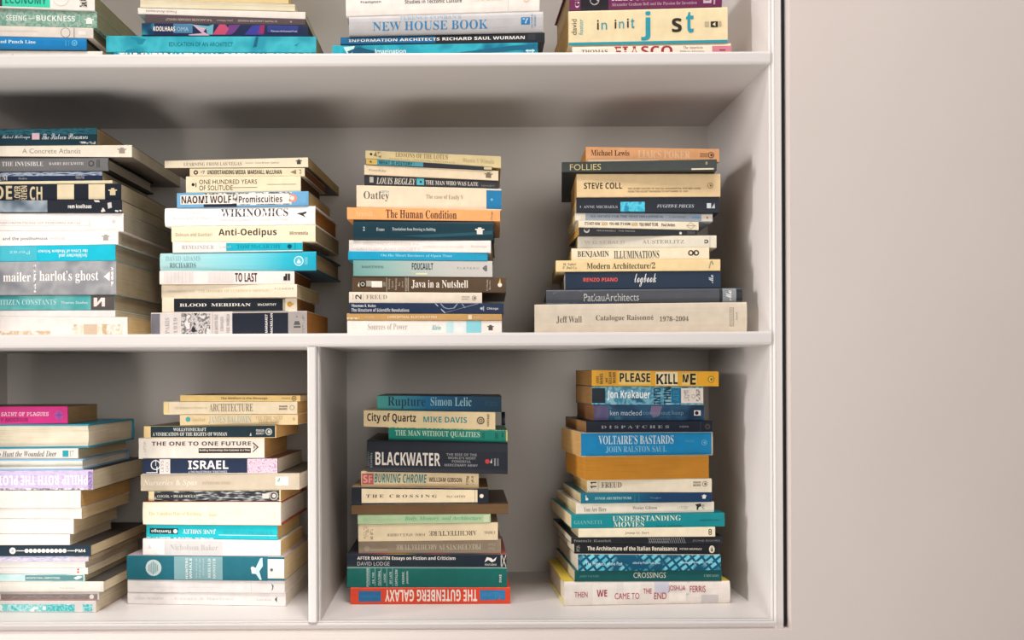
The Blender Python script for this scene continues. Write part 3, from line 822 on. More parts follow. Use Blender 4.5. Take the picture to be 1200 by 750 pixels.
Dk.b('wide tan paperback lettered Modern Architecture/2 in bold serif type', 162, 1018, 157, 150, 'p', 'E5CA96', 'C09A5A',
     [T('B', 'Modern Architecture/2', 324, 682, .22, .78, '3E362C'), T('B', 'M. Tafuri', 200, 268, .56, .76, '6A5E4C', 'author'), T('B', 'F. Dal Co', 198, 270, .24, .46, '6A5E4C', 'author'), G([(958, .2), (966, .8), (972, .8), (964, .2)], '9A8A6A'), G([(970, .85), (978, .5), (984, .55), (976, .9)], '9A8A6A')], depth=.18, yaw=-4.5)
Dk.b('navy paperback with red capitals and white handwritten lettering', 210, 1020, 217, 211, 'p', '15293F', 'D8CCB4',
     [T('S', 'RENZO PIANO', 306, 486, .44, .66, 'E2594A', 'author'), T('K', 'logbook', 574, 686, .12, .88, 'E4E2DE'), T('K', 'Mo', 958, 982, .3, .78, 'C8CCD0', 'publisher', 90)], cov='15293F', depth=.19, yaw=-4.5)
Dk.b('wide dark grey book with pale angular shapes and a silver band near its end', 110, 1130, 310, 300, 'h', '4A4C52', '3A3C40',
     [G([(112, .2), (150, .75), (180, .98), (215, .95), (205, .4), (170, .06), (112, .04)], '62656E', 'color_stripe'), G([(112, .05), (150, .75), (236, .05)], '9B9DA6', 'color_stripe'), G([(248, .05), (288, .9), (302, .9), (272, .05)], '80828C', 'color_stripe'), T('s', 'PatkauArchitects', 310, 598, .16, .70, 'BDBBB6'), P(1014, 1030, .02, .98, '26282C'), P(1030, 1100, .02, .98, '85888C'), T('K', 'Mo', 1046, 1076, .12, .84, 'E4E2DE', 'publisher', 90), P(1100, 1130, 0, 1, '26282C'), P(110, 520, 0, .04, '2E6FA8')], cov='2A2C30', depth=.2, yaw=-5)
Dk.b('long thick greige hardcover lettered 1978-2004, bottom of the stack beside the end panel', 50, 1155, 386, 373, 'h', 'D3C5B0', 'E0CFA8',
     [T('R', 'Jeff Wall', 166, 300, .36, .60, '5E564E', 'author'), T('R', 'Catalogue Raisonn\u00e9', 374, 674, .40, .62, '5E564E'), T('R', '1978\u20132004', 706, 856, .40, .56, '5E564E'), P(1066, 1088, .22, .82, '8A8072', 'publisher_logo'), P(1069, 1085, .24, .80, 'D3C5B0', 'publisher_logo'), T('s', 'SCHAULAGER', 1072, 1082, .26, .78, '6A6258', 'publisher', 90), T('s', 'Steidl', 1098, 1106, .42, .66, '8A8072', 'publisher', 90)], depth=.215, yaw=-5)

# ---- lower cell, stack cut off by the picture's edge
Ek = Stack('books in the first stack on the bottom shelf', Z_FL, 0.056, -2.0, 0.17)
Ek.view(0, 460, .1734)
Ek.b('magenta paperback lettered SAINT OF PLAGUES in white, topmost of its stack', -420, 457, 97, 93, 'p', 'C8347C', 'A0825A',
     [T('M', 'SAINT OF PLAGUES', 10, 330, .46, .68, 'F0DCE0'), T('M', 'V ANDERSON', 4, 190, .14, .36, '6A2438', 'author'), O(398, .5, 32, 'B04A8E'), G([(366, .5), (394, .56), (398, .86), (404, .56), (432, .5), (404, .44), (398, .14), (394, .44)], '6E4A9A')], cov='5A3A2A', yaw=-0.5, depth=.105)
Ek.b('thick hardcover lying fore-edge out between two teal boards', -400, 600, 216, 214, 'F', '2E8CA4', 'EADDC4', [], yaw=-2, depth=.165, cov='2E8CA4')
Ek.b('grey-white paperback lettered Hunt the Wounded Deer with a small teal picture', -380, 528, 382, 374, 'p', 'E4DCD2', 'D8C29E',
     [T('J', 'to Hunt the Wounded Deer', -20, 384, .22, .76, '5E5A58'), P(424, 464, .2, .78, '2C9CA8'), T('R', '17', 470, 500, .24, .76, '9AA8A8', 'publisher')], depth=.17)
Ek.b('thin hardcover lying fore-edge out between pale blue boards', -400, 560, 455, 450, 'F', '8FB4CC', 'F4ECE0', [], depth=.17)
Ek.b('lavender hardcover with upside-down white capitals and a dark jacket top', -400, 628, 530, 522, 'p', '@streak:B4A2C4:CFC0DA:C0AFCE', 'D4C5A8',
     [T('S', 'PHILIP ROTH THE PLOT AGAINST', -260, 592, .26, .74, 'F6EEF2', 'title', 180), P(596, 626, .1, .92, '@speck:A890B8:7E5E96'), P(-400, 626, .0, .1, '@blotch:EDE4EA:6A6068:EDE4EA')], cov='2A2830', yaw=-1.5, depth=.2)
Ek.b('white-spined paperback with orange-brown page ends under a lavender book', -390, 545, 664, 662, 'p', 'E2DBD3', 'D8A96A',
     [T('s', 'The Names', 20, 300, .36, .58, 'E8DED2')], depth=.175)
Ek.view(0, 590, .1867)
Ek.b('thin white paperback with cream page ends, below the orange-edged one', -360, 512, 30, 28, 'p', 'E2DBD4', 'E2C596', [], depth=.17)
Ek.b('white paperback with a faint square outline near its end', -350, 462, 96, 98, 'p', 'E3DCD6', 'E2CAA2',
     [P(300, 390, .12, .14, 'DED4CE', 'rule'), P(300, 302, .12, .66, 'DED4CE', 'rule'), P(388, 390, .12, .66, 'DED4CE', 'rule')], depth=.15, cov='E8DCC8')
Ek.b('plain white paperback resting on a navy spine with white dots', -370, 438, 192, 194, 'p', 'E3DCD6', 'E5D0AE', [], depth=.14)
Ek.b('dark navy paperback with a row of white circles along its spine', -360, 570, 262, 262, 'p', '20323E', 'E2CAA4',
     [O(82, .5, 20, 'EFE6DC'), O(82, .5, 9, 'B8B4B0'), P(106, 156, .46, .54, 'DAD2C8', 'rule'), P(424, 472, .46, .54, 'DAD2C8', 'rule'), T('S', 'PM4', 474, 538, .36, .64, 'F0E8DE', 'publisher')] + [O(170 + 26.4 * i, .5, 13, 'E6DED4', 'white_dot') for i in range(10)], top='3A3632', yaw=-3, depth=.2)
Ek.b('thin lavender-grey paperback below a navy spine', -360, 555, 332, 330, 'p', '@streak:B0A8C8:D8D0DC:8F98C0', 'E2CAA4', [P(440, 540, .2, .8, 'CFC0C4')], yaw=-3, depth=.19)
Ek.b('white paperback without visible lettering, third below the navy spine', -350, 536, 362, 362, 'p', 'E3DCD6', 'E5CFAA', [], yaw=-3, depth=.19)
Ek.b('white paperback with two tiny red dots near its end', -360, 552, 404, 404, 'p', 'E3DCD6', 'E5D0AE', [O(491, .75, 6, 'D8502C'), O(491, .35, 6, 'D8502C')], yaw=-3, depth=.18)
Ek.b('thin book with a pale teal spine and white lettering on a darker teal strip', -360, 530, 446, 446, 'p', '@wash:A8D8D4:DCECE8:8ACCC8', 'E2CDA8',
     [P(160, 524, .1, .9, '5E8E90'), T('S', 'ARCHITECTURAL COMPETITIONS', 166, 378, .36, .64, 'D8E6E2'), G([(462, .5), (490, .8), (520, .7), (500, .4), (480, .25)], 'EEF2EE')], yaw=-2.5, depth=.16)
Ek.b('white paperback with thin dark cover edges, third from the bottom of its stack', -340, 650, 490, 490, 'p', 'E8E0D4', 'E8D6B6',
     [P(-340, 632, .1, .82, 'EFE8DC'), T('s', 'the essays', 376, 470, .3, .48, 'C4BAB0')], cov='4E4A46', yaw=-2.5, depth=.18)
Ek.b('white paperback with a grey-brown strip ending in a white dot', -340, 622, 556, 554, 'p', 'E1D6D0', 'EBDBBE', [P(8, 612, .08, .72, '@streak:9A9094:8A7A72:A89E9C'), O(576, .42, 14, 'F4EAE4', 'white_dot')], yaw=-2.5, depth=.18)
Ek.b('white paperback with a turquoise pattern along its spine, bottom of its stack', -340, 602, 612, 612, 'p', 'E2DCD8', 'EEDFC4',
     [P(-340, 470, .06, .72, '@blotch:35B8BC:C8ECE8:5CC8C8:EAF4F0'), P(290, 470, .1, .66, '@speck:3CB4B8:8CD8D4'), P(520, 580, .1, .72, '@speck:3CB4B8:A8E0DC')], cov='C99A8C', yaw=-2.5, depth=.18)

# ---- lower cell, stack against the divider
Fk = Stack('books in the second stack on the bottom shelf', Z_FL, 0.088, -4.5)
Fk.view(140, 450, .19167)
Fk.b('thin tan paperback lettered The Medium is the Massage, topmost next to the divider', 372, 1105, 68, 70, 'p', 'D8B876', 'BCA176',
     [T('S', 'The Medium is the Massage', 622, 906, .24, .70, '6A5434'), T('s', 'PENGUIN', 994, 1044, .36, .62, '8A7048', 'publisher'), O(1068, .48, 15, '7A6240'), O(1068, .48, 10, 'D8B876'), O(1068, .48, 6, '7A6240')], top='7A5E36', depth=.11)
Fk.b('cream paperback lettered ARCHITECTURE in thin condensed capitals, second from the top', 270, 1087, 108, 106, 'p', 'E4D2B2', 'C9A062',
     [T('R', 'ARCHITECTURE', 552, 818, .22, .84, '8A7A64'), T('s', 'THE PENGUIN DICTIONARY OF', 336, 540, .42, .58, 'C4B292', 'subtitle'), T('S', 'PENGUIN', 978, 1026, .54, .68, '55493C', 'publisher'), T('S', 'BOOKS', 978, 1026, .34, .48, '55493C', 'publisher'), O(1056, .52, 15, 'A89674'), O(1056, .52, 11, 'E4D2B2'), P(270, 300, 0, 1, 'E8CE92')], depth=.12)
Fk.b('cream paperback with thin pale blue capitals and a small turquoise dot', 370, 1090, 188, 186, 'p', 'E8CFA0', 'C9A062',
     [T('R', 'JAMES BALDWIN', 546, 808, .16, .88, 'A9B6B4', 'author'), O(420, .58, 15, '4FA8A8'), T('R', 'Another', 440, 528, .38, .74, 'C9B68C'), T('R', 'THE FIRE NEXT', 832, 1000, .5, .84, 'C9B086'), T('R', 'TIME NOW', 852, 978, .16, .5, 'C9B086'), T('s', '9', 1060, 1072, .36, .68, 'B89C6A', 'publisher')], depth=.115)
Fk.b('dark green paperback with cream ends lettered THE RIGHTS OF WOMAN in white', 150, 957, 258, 252, 'p', 'EBCB92', 'D8AD70',
     [P(192, 952, .04, .97, '1E333A'), T('B', 'WOLLSTONECRAFT', 332, 534, .56, .84, 'E4E0D4', 'author'), T('B', 'A VINDICATION OF THE RIGHTS OF WOMAN', 204, 662, .16, .46, 'E8E4D8'), G([(798, .16), (806, .44), (810, .16)], 'D8D4C8'), T('S', 'PENGUIN', 838, 886, .50, .68, 'E0DCD0', 'publisher'), T('S', 'BOOKS 7', 838, 886, .26, .44, 'E0DCD0', 'publisher'), O(914, .48, 20, 'D8D2C4'), O(914, .48, 15, '3A4A4E'), O(916, .48, 9, 'D8D2C4')], top='4A463C', depth=.12, yaw=-6)
Fk.b('white paperback lettered THE ONE TO ONE FUTURE in spaced brown capitals', 118, 886, 330, 328, 'p', 'F0E6D8', 'C99D64',
     [T('S', 'THE ONE TO ONE FUTURE', 198, 806, .62, .82, '5A3C32'), P(486, 804, .26, .50, '3A2A24'), T('S', 'Building Relationships One Customer at a Time', 492, 798, .32, .46, 'EADFD0', 'subtitle'), G([(816, .80), (852, .54), (816, .28), (816, .34), (842, .54), (816, .72)], '4A3A34'), G([(820, .64), (834, .54), (820, .44)], '9A8A80'), P(146, 168, .2, .8, '@speck:F0E6D8:D8CCC0')], depth=.13)
Fk.b('navy paperback with a speckled pink end lettered ISRAEL in white', 140, 968, 458, 454, 'p', '26324A', 'CFC2AC',
     [T('H', 'ISRAEL', 422, 668, .30, .88, 'F4ECE6'), T('S', '& THE PALESTINIAN TERRITORIES', 424, 660, .06, .20, 'C8C8CC', 'subtitle'), O(222, .60, 30, 'E8E2DE'), O(222, .60, 24, '26324A'), P(222, 226, .55, .95, 'E8E2DE', 'publisher_logo'), P(165, 232, .08, .14, 'E8E2DE', 'publisher_logo'), P(228, 234, .08, .5, 'E8E2DE', 'publisher_logo'), P(246, 312, .02, .98, 'E8DED6'), T('s', 'LETS', 256, 272, .14, .88, 'A09890', 'subtitle', 90), T('s', 'GO', 286, 302, .14, .78, 'A09890', 'subtitle', 90), P(784, 966, .02, .98, '@speck:C49AB4:EADADF:D8BACC'), P(140, 966, 0, .04, 'E8E0D8')], top='8A5A4A', depth=.15)
Fk.b('wide greige paperback with white italic lettering and a small white square sticker', 130, 1100, 552, 545, 'p', 'CDBDA6', 'E5DAC8',
     [T('J', 'Nurseries & Spas', 146, 480, .24, .66, 'E6DCCC'), T('s', 'INTERIORS SERIES', 512, 682, .36, .52, 'B4A48C', 'subtitle'), P(956, 1034, .26, .80, 'DCE4D8', 'price_sticker'), P(968, 984, .34, .72, '@speck:DCE4D8:8AA89A', 'price_sticker_print')], top='6A655C', depth=.175)
Fk.b('black paperback with white streaks and cream ends, under a greige spine', 178, 985, 655, 648, 'p', 'EBD6A8', 'D8AF70',
     [P(213, 978, .02, .98, '@streak:22262C:3A3E44:C8C8C4'), P(226, 470, .22, .8, '2A2E34'), T('R', 'GOGOL + DEAD SOULS', 232, 466, .36, .62, 'D8D4C4'), P(875, 916, .26, .70, 'D8D0C4', 'publisher_logo'), O(944, .5, 26, 'B8B2A8'), O(944, .5, 20, '4A4A4C'), O(946, .5, 12, 'CFC8BC')], depth=.12)
Fk.view(140, 590, .19167)
Fk.b('thick cream hardcover with a reddish board edge and faint gold lettering', 145, 988, -10, -10, 'h', 'F2E6CC', 'ECE3D4',
     [T('R', 'The Timeless Way of Building', 182, 506, .38, .58, 'D8BE84'), T('R', 'Alexander', 548, 604, .38, .54, 'DCC69A', 'author'), P(950, 954, .25, .6, 'DCC69A', 'rule')], cov='A84A34', depth=.16)
Fk.b('bright cyan paperback with upside-down white lettering and a black label', 165, 965, 126, 134, 'p', '14BCC8', 'E0BE82',
     [P(186, 360, .32, .72, '22343A'), T('S', 'flamingo', 196, 318, .38, .66, 'E8F2EE', 'publisher', 180), O(344, .52, 13, 'E8F2EE'), T('B', 'JANE SMILEY', 390, 592, .36, .70, 'E4F4F2', 'author', 180), P(610, 960, .28, .33, 'C0ECEC', 'rule'), T('B', 'A THOUSAND ACRES', 640, 940, .36, .58, '3AA8B4', 'title', 180), P(165, 580, .0, .1, '@blotch:14BCC8:EFF6F2:14BCC8')], depth=.13)
Fk.b('white paperback with a pale grey panel lettered in faint grey serif type', 143, 985, 215, 228, 'p', 'F5EFEA', 'E4C286',
     [P(276, 634, .08, .92, 'D5D1CE'), T('R', 'Nicholson Baker', 312, 606, .34, .68, 'B4B0AC', 'author'), G([(172, .4), (184, .66), (198, .4)], 'F0D4D4')], depth=.13, cov='F2ECE6')
Fk.b('thick teal book with white-tipped end, round seal and a white bird-like tail', 45, 1008, 318, 326, 'p', '226E7E', 'EAD1A4',
     [P(908, 1008, 0, 1, 'F2EAE2'), P(338, 634, .02, .98, '84ACB0'), O(211, .5, 49, 'D0DEDC')] + [P(180 + 9 * i, 184 + 9 * i, .22 + .05 * abs(3 - i), .78 - .05 * abs(3 - i), '5A8E96', 'seal_lettering') for i in range(7)] +
     [T('S', 'HUNTERS', 408, 424, .06, .92, 'E8EEEA', 'title', 90), T('S', 'WHALE', 432, 448, .06, .92, 'E8EEEA', 'title', 90), T('s', 'the story of', 470, 482, .1, .9, 'CFDEDC', 'subtitle', 90), T('s', 'the great sea', 490, 502, .1, .9, 'CFDEDC', 'subtitle', 90), T('s', 'journeys', 512, 524, .2, .9, 'CFDEDC', 'subtitle', 90), T('B', 'REBUILD', 546, 562, .1, .9, 'E8EEEA', 'author', 90), T('B', 'MONSTER', 576, 592, .06, .92, 'E8EEEA', 'author', 90),
      G([(808, .58), (836, .54), (862, .92), (876, .96), (880, .62), (858, .40), (872, .06), (862, .02), (838, .28), (812, .30)], 'CDE8EA', 'whale_tail_logo'), G([(806, .52), (818, .60), (838, .52), (836, .34), (816, .30)], 'F0F2F0', 'whale_tail_logo'), O(932, .46, 10, '8A8A8E'), O(932, .46, 5, '4A4A4E')], top='C4B4BC', depth=.18)
Fk.b('white paperback with a small dark crescent mark near its end, second from the bottom', 50, 1010, 464, 472, 'p', 'F4EEEA', 'EFE3D0',
     [P(806, 809, .05, .95, 'E2DAD6', 'rule'), T('s', 'the complete manual of interior construction', 140, 640, .34, .5, 'EAE2DE'), G([(928, .8), (944, .6), (940, .3), (930, .2), (936, .4), (934, .62)], '6A6664')], depth=.17)
Fk.b('white paperback with very faint lettering, bottom of the stack next to the divider', 50, 1015, 542, 546, 'p', 'F4EEEA', 'F2E8D8',
     [T('s', 'COLIN MCGRATH', 96, 270, .40, .58, 'CFC8C4', 'author'), T('R', 'Essays & Reviews', 338, 700, .36, .62, 'DED6D2'), T('s', 'London', 844, 928, .40, .56, 'CFC8C4', 'publisher'), G([(950, .5), (964, .72), (964, .28)], '5A5654')], depth=.17)

# ---- lower cell with the divider's shadow, first stack
Gk = Stack('books in the stack just past the divider on the bottom shelf', Z_FL, 0.088, -0.5)
Gk.view(395, 455, .17995)
Gk.b('teal to navy paperback lettered Rupture, topmost of its stack', 260, 1070, 47, 52, 'p', '@grad:4E9C92:3A8494:146086:154A6A:123850:14303F', '2A2622',
     [T('R', 'Rupture', 330, 576, .12, .94, '1C3A48'), T('R', 'Simon Lelic', 610, 876, .34, .92, '8CB4B8', 'author'), T('s', 'PICADOR', 964, 1048, .36, .66, '1E5068', 'publisher')], cov='1B222A', flap=(587.2, 591.5, 498, .012), yaw=-2, depth=.13)
Gk.b('cream paperback lettered City of Quartz in heavy black type', 173, 1030, 142, 155, 'p', 'E8CFA2', 'B89A64',
     [T('H', 'City of Quartz', 196, 514, .20, .84, '352E26'), T('S', 'MIKE DAVIS', 562, 846, .34, .68, '3A8A88', 'author'), O(935, .5, 25, '5A5040'), O(935, .5, 17, 'E8CFA2'), O(935, .5, 13, '6A6050'), O(935, .5, 7, 'C8B48C'), T('S', 'VINTAGE', 976, 990, .16, .88, '5A4E3C', 'publisher', 90)], depth=.13)
Gk.b('green paperback lettered THE MAN WITHOUT QUALITIES with worn yellow edges', 335, 1110, 253, 272, 'p', '14806E', 'C89048',
     [T('B', 'THE MAN WITHOUT QUALITIES', 378, 930, .28, .80, 'BFD8C0'), P(1100, 1110, .0, 1, 'D8C070'), P(335, 1110, .94, 1, '@speck:14806E:C8C070'), T('B', 'R', 1026, 1052, .3, .76, '0C5848', 'publisher'), T('s', '1', 1072, 1082, .4, .8, '0C5848', 'publisher'), P(944, 962, .3, .76, '0F6A58', 'publisher_logo')], depth=.12)
Gk.b('thick black hardcover lettered BLACKWATER in tall white capitals', 195, 1110, 338, 356, 'h', '21242D', '6A6258',
     [T('S', 'BLACKWATER', 250, 672, .22, .64, 'DDD2C6'), T('S', 'THE RISE OF THE', 712, 910, .56, .64, '8C8A8A', 'subtitle'), T('S', 'WORLD\u2019S MOST', 722, 904, .45, .53, '8C8A8A', 'subtitle'), T('S', 'POWERFUL', 748, 872, .34, .42, '8C8A8A', 'subtitle'), T('S', 'MERCENARY ARMY', 700, 916, .22, .30, '8C8A8A', 'subtitle'), O(978, .40, 15, 'B83A38'), G([(996, .36), (1008, .50), (1008, .34)], 'C8C0BA'), P(1022, 1032, .26, .50, '8A8A8C', 'publisher_logo'), P(1040, 1052, .26, .50, '6A6A6C', 'publisher_logo'), T('s', 'JEREMY', 200, 212, .18, .66, '7A7A7C', 'author', 90), T('S', 'SCAHILL', 216, 230, .14, .62, '8A8A8C', 'author', 90)], dy=-.006, depth=.16)
Gk.b('cream paperback lettered BURNING CHROME in slanted teal capitals', 157, 922, 540, 553, 'p', 'E8CEA4', 'C49A5C',
     [P(162, 238, .14, .86, 'C4625C'), T('S', 'SF', 170, 230, .24, .74, 'E8A89A', 'publisher'), T('Z', 'BURNING CHROME', 242, 584, .26, .86, '1E7F7C'), T('S', 'WILLIAM GIBSON', 598, 812, .36, .66, '4A4034', 'author'), P(840, 860, .2, .8, '@speck:E8CEA4:8A7A60', 'publisher_logo'), P(874, 888, .2, .8, '@speck:E8CEA4:8A7A60', 'publisher_logo')], depth=.115)
Gk.b('cream paperback with black ends lettered THE CROSSING in widely spaced capitals', 95, 985, 642, 652, 'p', '1C2028', 'C8A060',
     [P(160, 914, .0, 1, 'EBD6B2'), T('B', 'T H E   C R O S S I N G', 190, 650, .40, .58, '3E362E'), T('R', 'McCARTHY', 712, 838, .40, .54, '6A5E50', 'author'), O(941, .5, 13, 'E8DCC8'), P(896, 899, .1, .9, 'A89878', 'rule')], top='B89C6A', depth=.13, dy=-.004)
Gk.view(395, 580, .17995)
Gk.b('thin brown book lying with its dark page edges outward', 92, 1115, 66, 56, 'f', '4E3A2A', '6E5236', [], depth=.16, dy=-.004)
Gk.b('pale green paperback with faint green italic lettering', 135, 1000, 127, 124, 'p', 'A9BE94', 'B8945C',
     [T('J', 'Body, Memory, and Architecture', 440, 940, .24, .78, '55A07C'), T('s', 'Bloomer', 170, 420, .36, .62, '9CB488', 'author'), P(955, 990, .1, .9, 'C0C8A4')], depth=.13)
Gk.b('beige paperback lettered ARCHITECTURE upside-down in thin black capitals', 138, 1047, 190, 180, 'p', 'D9C5A2', 'B8985C',
     [T('R', 'ARCHITECTURE', 600, 910, .28, .56, '4E4438', 'title', 180), T('R', 'FORM \u00b7 SPACE & ORDER', 326, 574, .28, .44, '7A6C58', 'subtitle', 180), T('R', 'CHING', 958, 1028, .36, .52, '7A6C58', 'author', 180), P(172, 208, .16, .84, '@speck:D9C5A2:B09C78', 'publisher_logo'), P(216, 234, .12, .7, '@speck:D9C5A2:8A7A60', 'publisher_logo')], depth=.15)
Gk.b('grey-brown paperback lettered PRECEDENTS upside-down in pale capitals', 140, 1067, 300, 288, 'p', '94836E', '8A6A44',
     [T('R', 'PRECEDENTS IN ARCHITECTURE', 384, 938, .30, .68, 'CDBFA8', 'title', 180), T('R', 'Clark', 984, 1028, .52, .74, 'B8A890', 'author', 180), T('R', 'Pause', 984, 1028, .24, .46, 'B8A890', 'author', 180), O(195, .40, 18, 'A89880'), P(215, 330, .24, .36, 'A89880', 'rule')], depth=.15, dy=.006)
Gk.b('near-black paperback lettered Essays on Fiction and Criticism with a white wavy emblem', 65, 1103, 388, 388, 'p', '182530', 'CDB078',
     [T('S', 'AFTER BAKHTIN Essays on Fiction and Criticism', 132, 770, .50, .86, 'EFE6DC'), T('s', 'DAVID LODGE', 132, 342, .12, .42, 'C4C2C0', 'author'), G([(960, .40), (975, .80), (1005, .72), (1015, .58), (1040, .82), (1030, .52), (1008, .40), (985, .58)], 'EFE6DC'), T('S', 'ROUTLEDGE', 962, 1038, .14, .28, 'D8D0C8', 'publisher'), P(1066, 1071, .0, 1, 'D8D0C0', 'rule'),
      G([(1071, .95), (1075, .98), (1102, .06), (1098, .02)], 'D8D0C0'), G([(1071, .05), (1075, .02), (1102, .94), (1098, .98)], 'D8D0C0'), P(65, 1066, .0, .05, '5A7A80', 'rule')], top='@grad:22303C:5A3048:C04A50:D8B83C:22303C:C04A58:3A3A68:22303C:A04A58:C86A60', depth=.15)
Gk.b('large teal green book with thin vertical rules and small sideways lettering', 65, 1106, 470, 472, 'p', '176B62', 'CDB078',
     [P(65, 1106, .95, 1, '9AB8B0', 'rule'), T('S', 'POSTMODERNISM', 192, 206, .03, .94, 'CFE0DA', 'title', 90), P(211, 214, 0, .96, 'A8CCC4', 'rule'), P(246, 249, 0, .96, 'A8CCC4', 'rule'), P(286, 289, 0, .96, 'A8CCC4', 'rule'), P(322, 325, 0, .96, 'A8CCC4', 'rule'), P(360, 363, 0, .96, 'A8CCC4', 'rule'), T('S', 'OR, THE', 230, 243, .2, .74, 'CFE0DA', 'title', 90), T('S', 'CULTURAL', 268, 282, .1, .84, 'CFE0DA', 'title', 90), T('S', 'LOGIC', 304, 316, .26, .70, 'CFE0DA', 'title', 90), T('S', 'OF LATE', 342, 356, .18, .78, 'CFE0DA', 'title', 90), T('S', 'CAPITALISM', 378, 394, .08, .88, 'CFE0DA', 'title', 90),
      T('S', 'FREDRIC', 424, 438, .18, .78, 'CFE0DA', 'author', 90), T('S', 'JAMESON', 452, 466, .18, .80, 'CFE0DA', 'author', 90), T('S', 'DUKE', 1056, 1070, .26, .64, 'EFE8DE', 'publisher', 90)], depth=.17)
Gk.b('orange-red paperback with blue blocks and upside-down white capitals, bottom of its stack', 87, 1127, 604, 602, 'p', 'E04A2C', 'C85A38',
     [T('H', 'THE GUTENBERG GALAXY', 312, 912, .16, .88, 'F6E8DC', 'title', 180), P(140, 286, .16, .80, '2C6EA0'), P(930, 1094, .24, .84, '2C7EB4'), T('s', 'McLUHAN', 150, 276, .38, .56, '3F82B0', 'author', 180), T('s', 'McLuhan', 944, 1080, .36, .70, '4E92BE', 'author', 180), G([(1040, .20), (1058, .36), (1070, .20)], 'E04A2C')], depth=.14)

# ---- lower cell, stack next to the end panel
Hk = Stack('books in the stack beside the end panel on the bottom shelf', Z_FL, 0.08, 3.0)
Hk.view(645, 420, .2)
Hk.b('yellow paperback lettered PLEASE KILL ME in ransom-note capitals, topmost of its stack', 243, 985, 68, 76, 'p', 'E8A92C', '8A6430',
     [P(270, 385, .06, .94, 'D9A038'), T('S', 'LEGS', 266, 282, .18, .62, '3A2E1A', 'author', 90), T('S', 'McNEIL', 288, 306, .14, .82, '3A2E1A', 'author', 90), T('S', 'and', 318, 334, .22, .5, '3A2E1A', 'author', 90), T('S', 'GILLIAN', 340, 356, .14, .88, '3A2E1A', 'author', 90), T('S', 'McCAIN', 362, 380, .2, .86, '3A2E1A', 'author', 90), P(398, 585, .10, .94, 'E8C678'), P(614, 744, .06, .92, 'EEDCB0'), P(768, 856, .08, .88, 'E8C678'),
      T('H', 'PLEASE', 404, 582, .26, .84, '25221E'), T('H', 'K', 618, 662, .12, .78, '25221E'), T('H', 'ILL', 664, 742, .14, .80, '25221E'), T('H', 'M', 772, 808, .26, .78, '25221E'), T('H', 'E', 816, 850, .1, .84, '25221E'), O(940, .46, 19, '8A6A24'), O(940, .46, 15, 'E8C050'), O(942, .46, 8, '8A6A24')], cov='26221C', yaw=3.5, depth=.125)
Hk.b('blue and white mottled paperback with a white end panel and sideways title', 243, 895, 163, 164, 'p', '@wash2:1C5E7C:7CB4C4:2A7C9A:8CBCCA', '8A6438',
     [P(243, 320, 0, 1, '1D2A32'), P(764, 895, 0, 1, 'E4D8CC'), P(706, 764, 0, 1, '1F6A8E'), T('S', 'Jon Krakauer', 332, 582, .24, .80, 'F0F4F2', 'author'), T('S', 'INTO', 602, 644, .04, .92, '173244', 'title', 90), T('S', 'THIN', 662, 704, .04, .94, '173244', 'title', 90), T('S', 'AIR', 716, 752, .2, .82, '2E86A8', 'title', 90), P(780, 812, .2, .8, '@speck:E4D8CC:A8A09A', 'publisher_logo'), P(852, 876, .16, .84, '@speck:E4D8CC:8A827C', 'publisher_logo'), O(836, .46, 12, 'B0A8A2'), O(836, .46, 8, 'E4D8CC')], cov='2A3A44', yaw=4, depth=.12)
Hk.b('dark blue paperback lettered keep in thin pale type with a pinkish picture', 255, 900, 272, 273, 'p', '@wash:1A3A58:2A5878:153048', '7A5230',
     [P(256, 340, .05, .97, '@wash:4A5078:6A5A7C:2C3C5C'), G([(320, .95), (345, .95), (420, .1), (380, .05)], '3E7088', 'color_stripe'), G([(590, .95), (655, .95), (635, .3), (600, .2), (582, .5)], '7A6888', 'color_stripe'), T('s', 'ken macleod', 348, 532, .34, .66, 'B8C4CC', 'author'), T('s', 'cosmonaut keep', 540, 778, .30, .64, '6E8A9C'), P(840, 880, .32, .66, 'D8D4D0', 'publisher_logo'), O(856, .49, 11, '1C1E24')], cov='1E2A3A', yaw=4, depth=.125)
Hk.b('slim black paperback lettered DISPATCHES in spaced grey capitals', 210, 950, 368, 366, 'p', '1A1F2E', '8E683C',
     [T('B', 'D I S P A T C H E S', 296, 692, .34, .60, '9A9CA4'), T('s', 'HERR', 756, 810, .40, .56, '8A8C94', 'author'), P(876, 880, .0, 1, '3A3E5A', 'rule'), O(920, .48, 16, '4A463E'), O(920, .48, 8, '23252C')], yaw=5, depth=.15)
Hk.b('thick bright blue paperback with two lines of thin white capitals', 180, 950, 434, 429, 'p', '1584B8', 'C49A5E',
     [T('R', 'VOLTAIRE\u2019S BASTARDS', 280, 718, .50, .86, 'D4E4E4'), T('R', 'JOHN RALSTON SAUL', 322, 676, .14, .42, '8AC0D4', 'author'), T('s', 'PENGUIN', 788, 838, .56, .66, '5AA4C4', 'publisher'), O(900, .54, 17, '6AB0CC'), O(900, .54, 13, '1584B8'), O(902, .54, 7, '6AB0CC'), P(180, 950, .97, 1, 'D8C8A8'), P(180, 950, 0, .03, 'D8C8A8'), P(943, 950, 0, 1, 'D8C8A8')], yaw=6.5, depth=.13, cov='CDB898')
Hk.b('thick paperback turned round so its orange-brown page edges face outward', 205, 930, 578, 570, 'f', '8A6A48', 'BE8028', [], yaw=6, depth=.13, cov='C8A878')
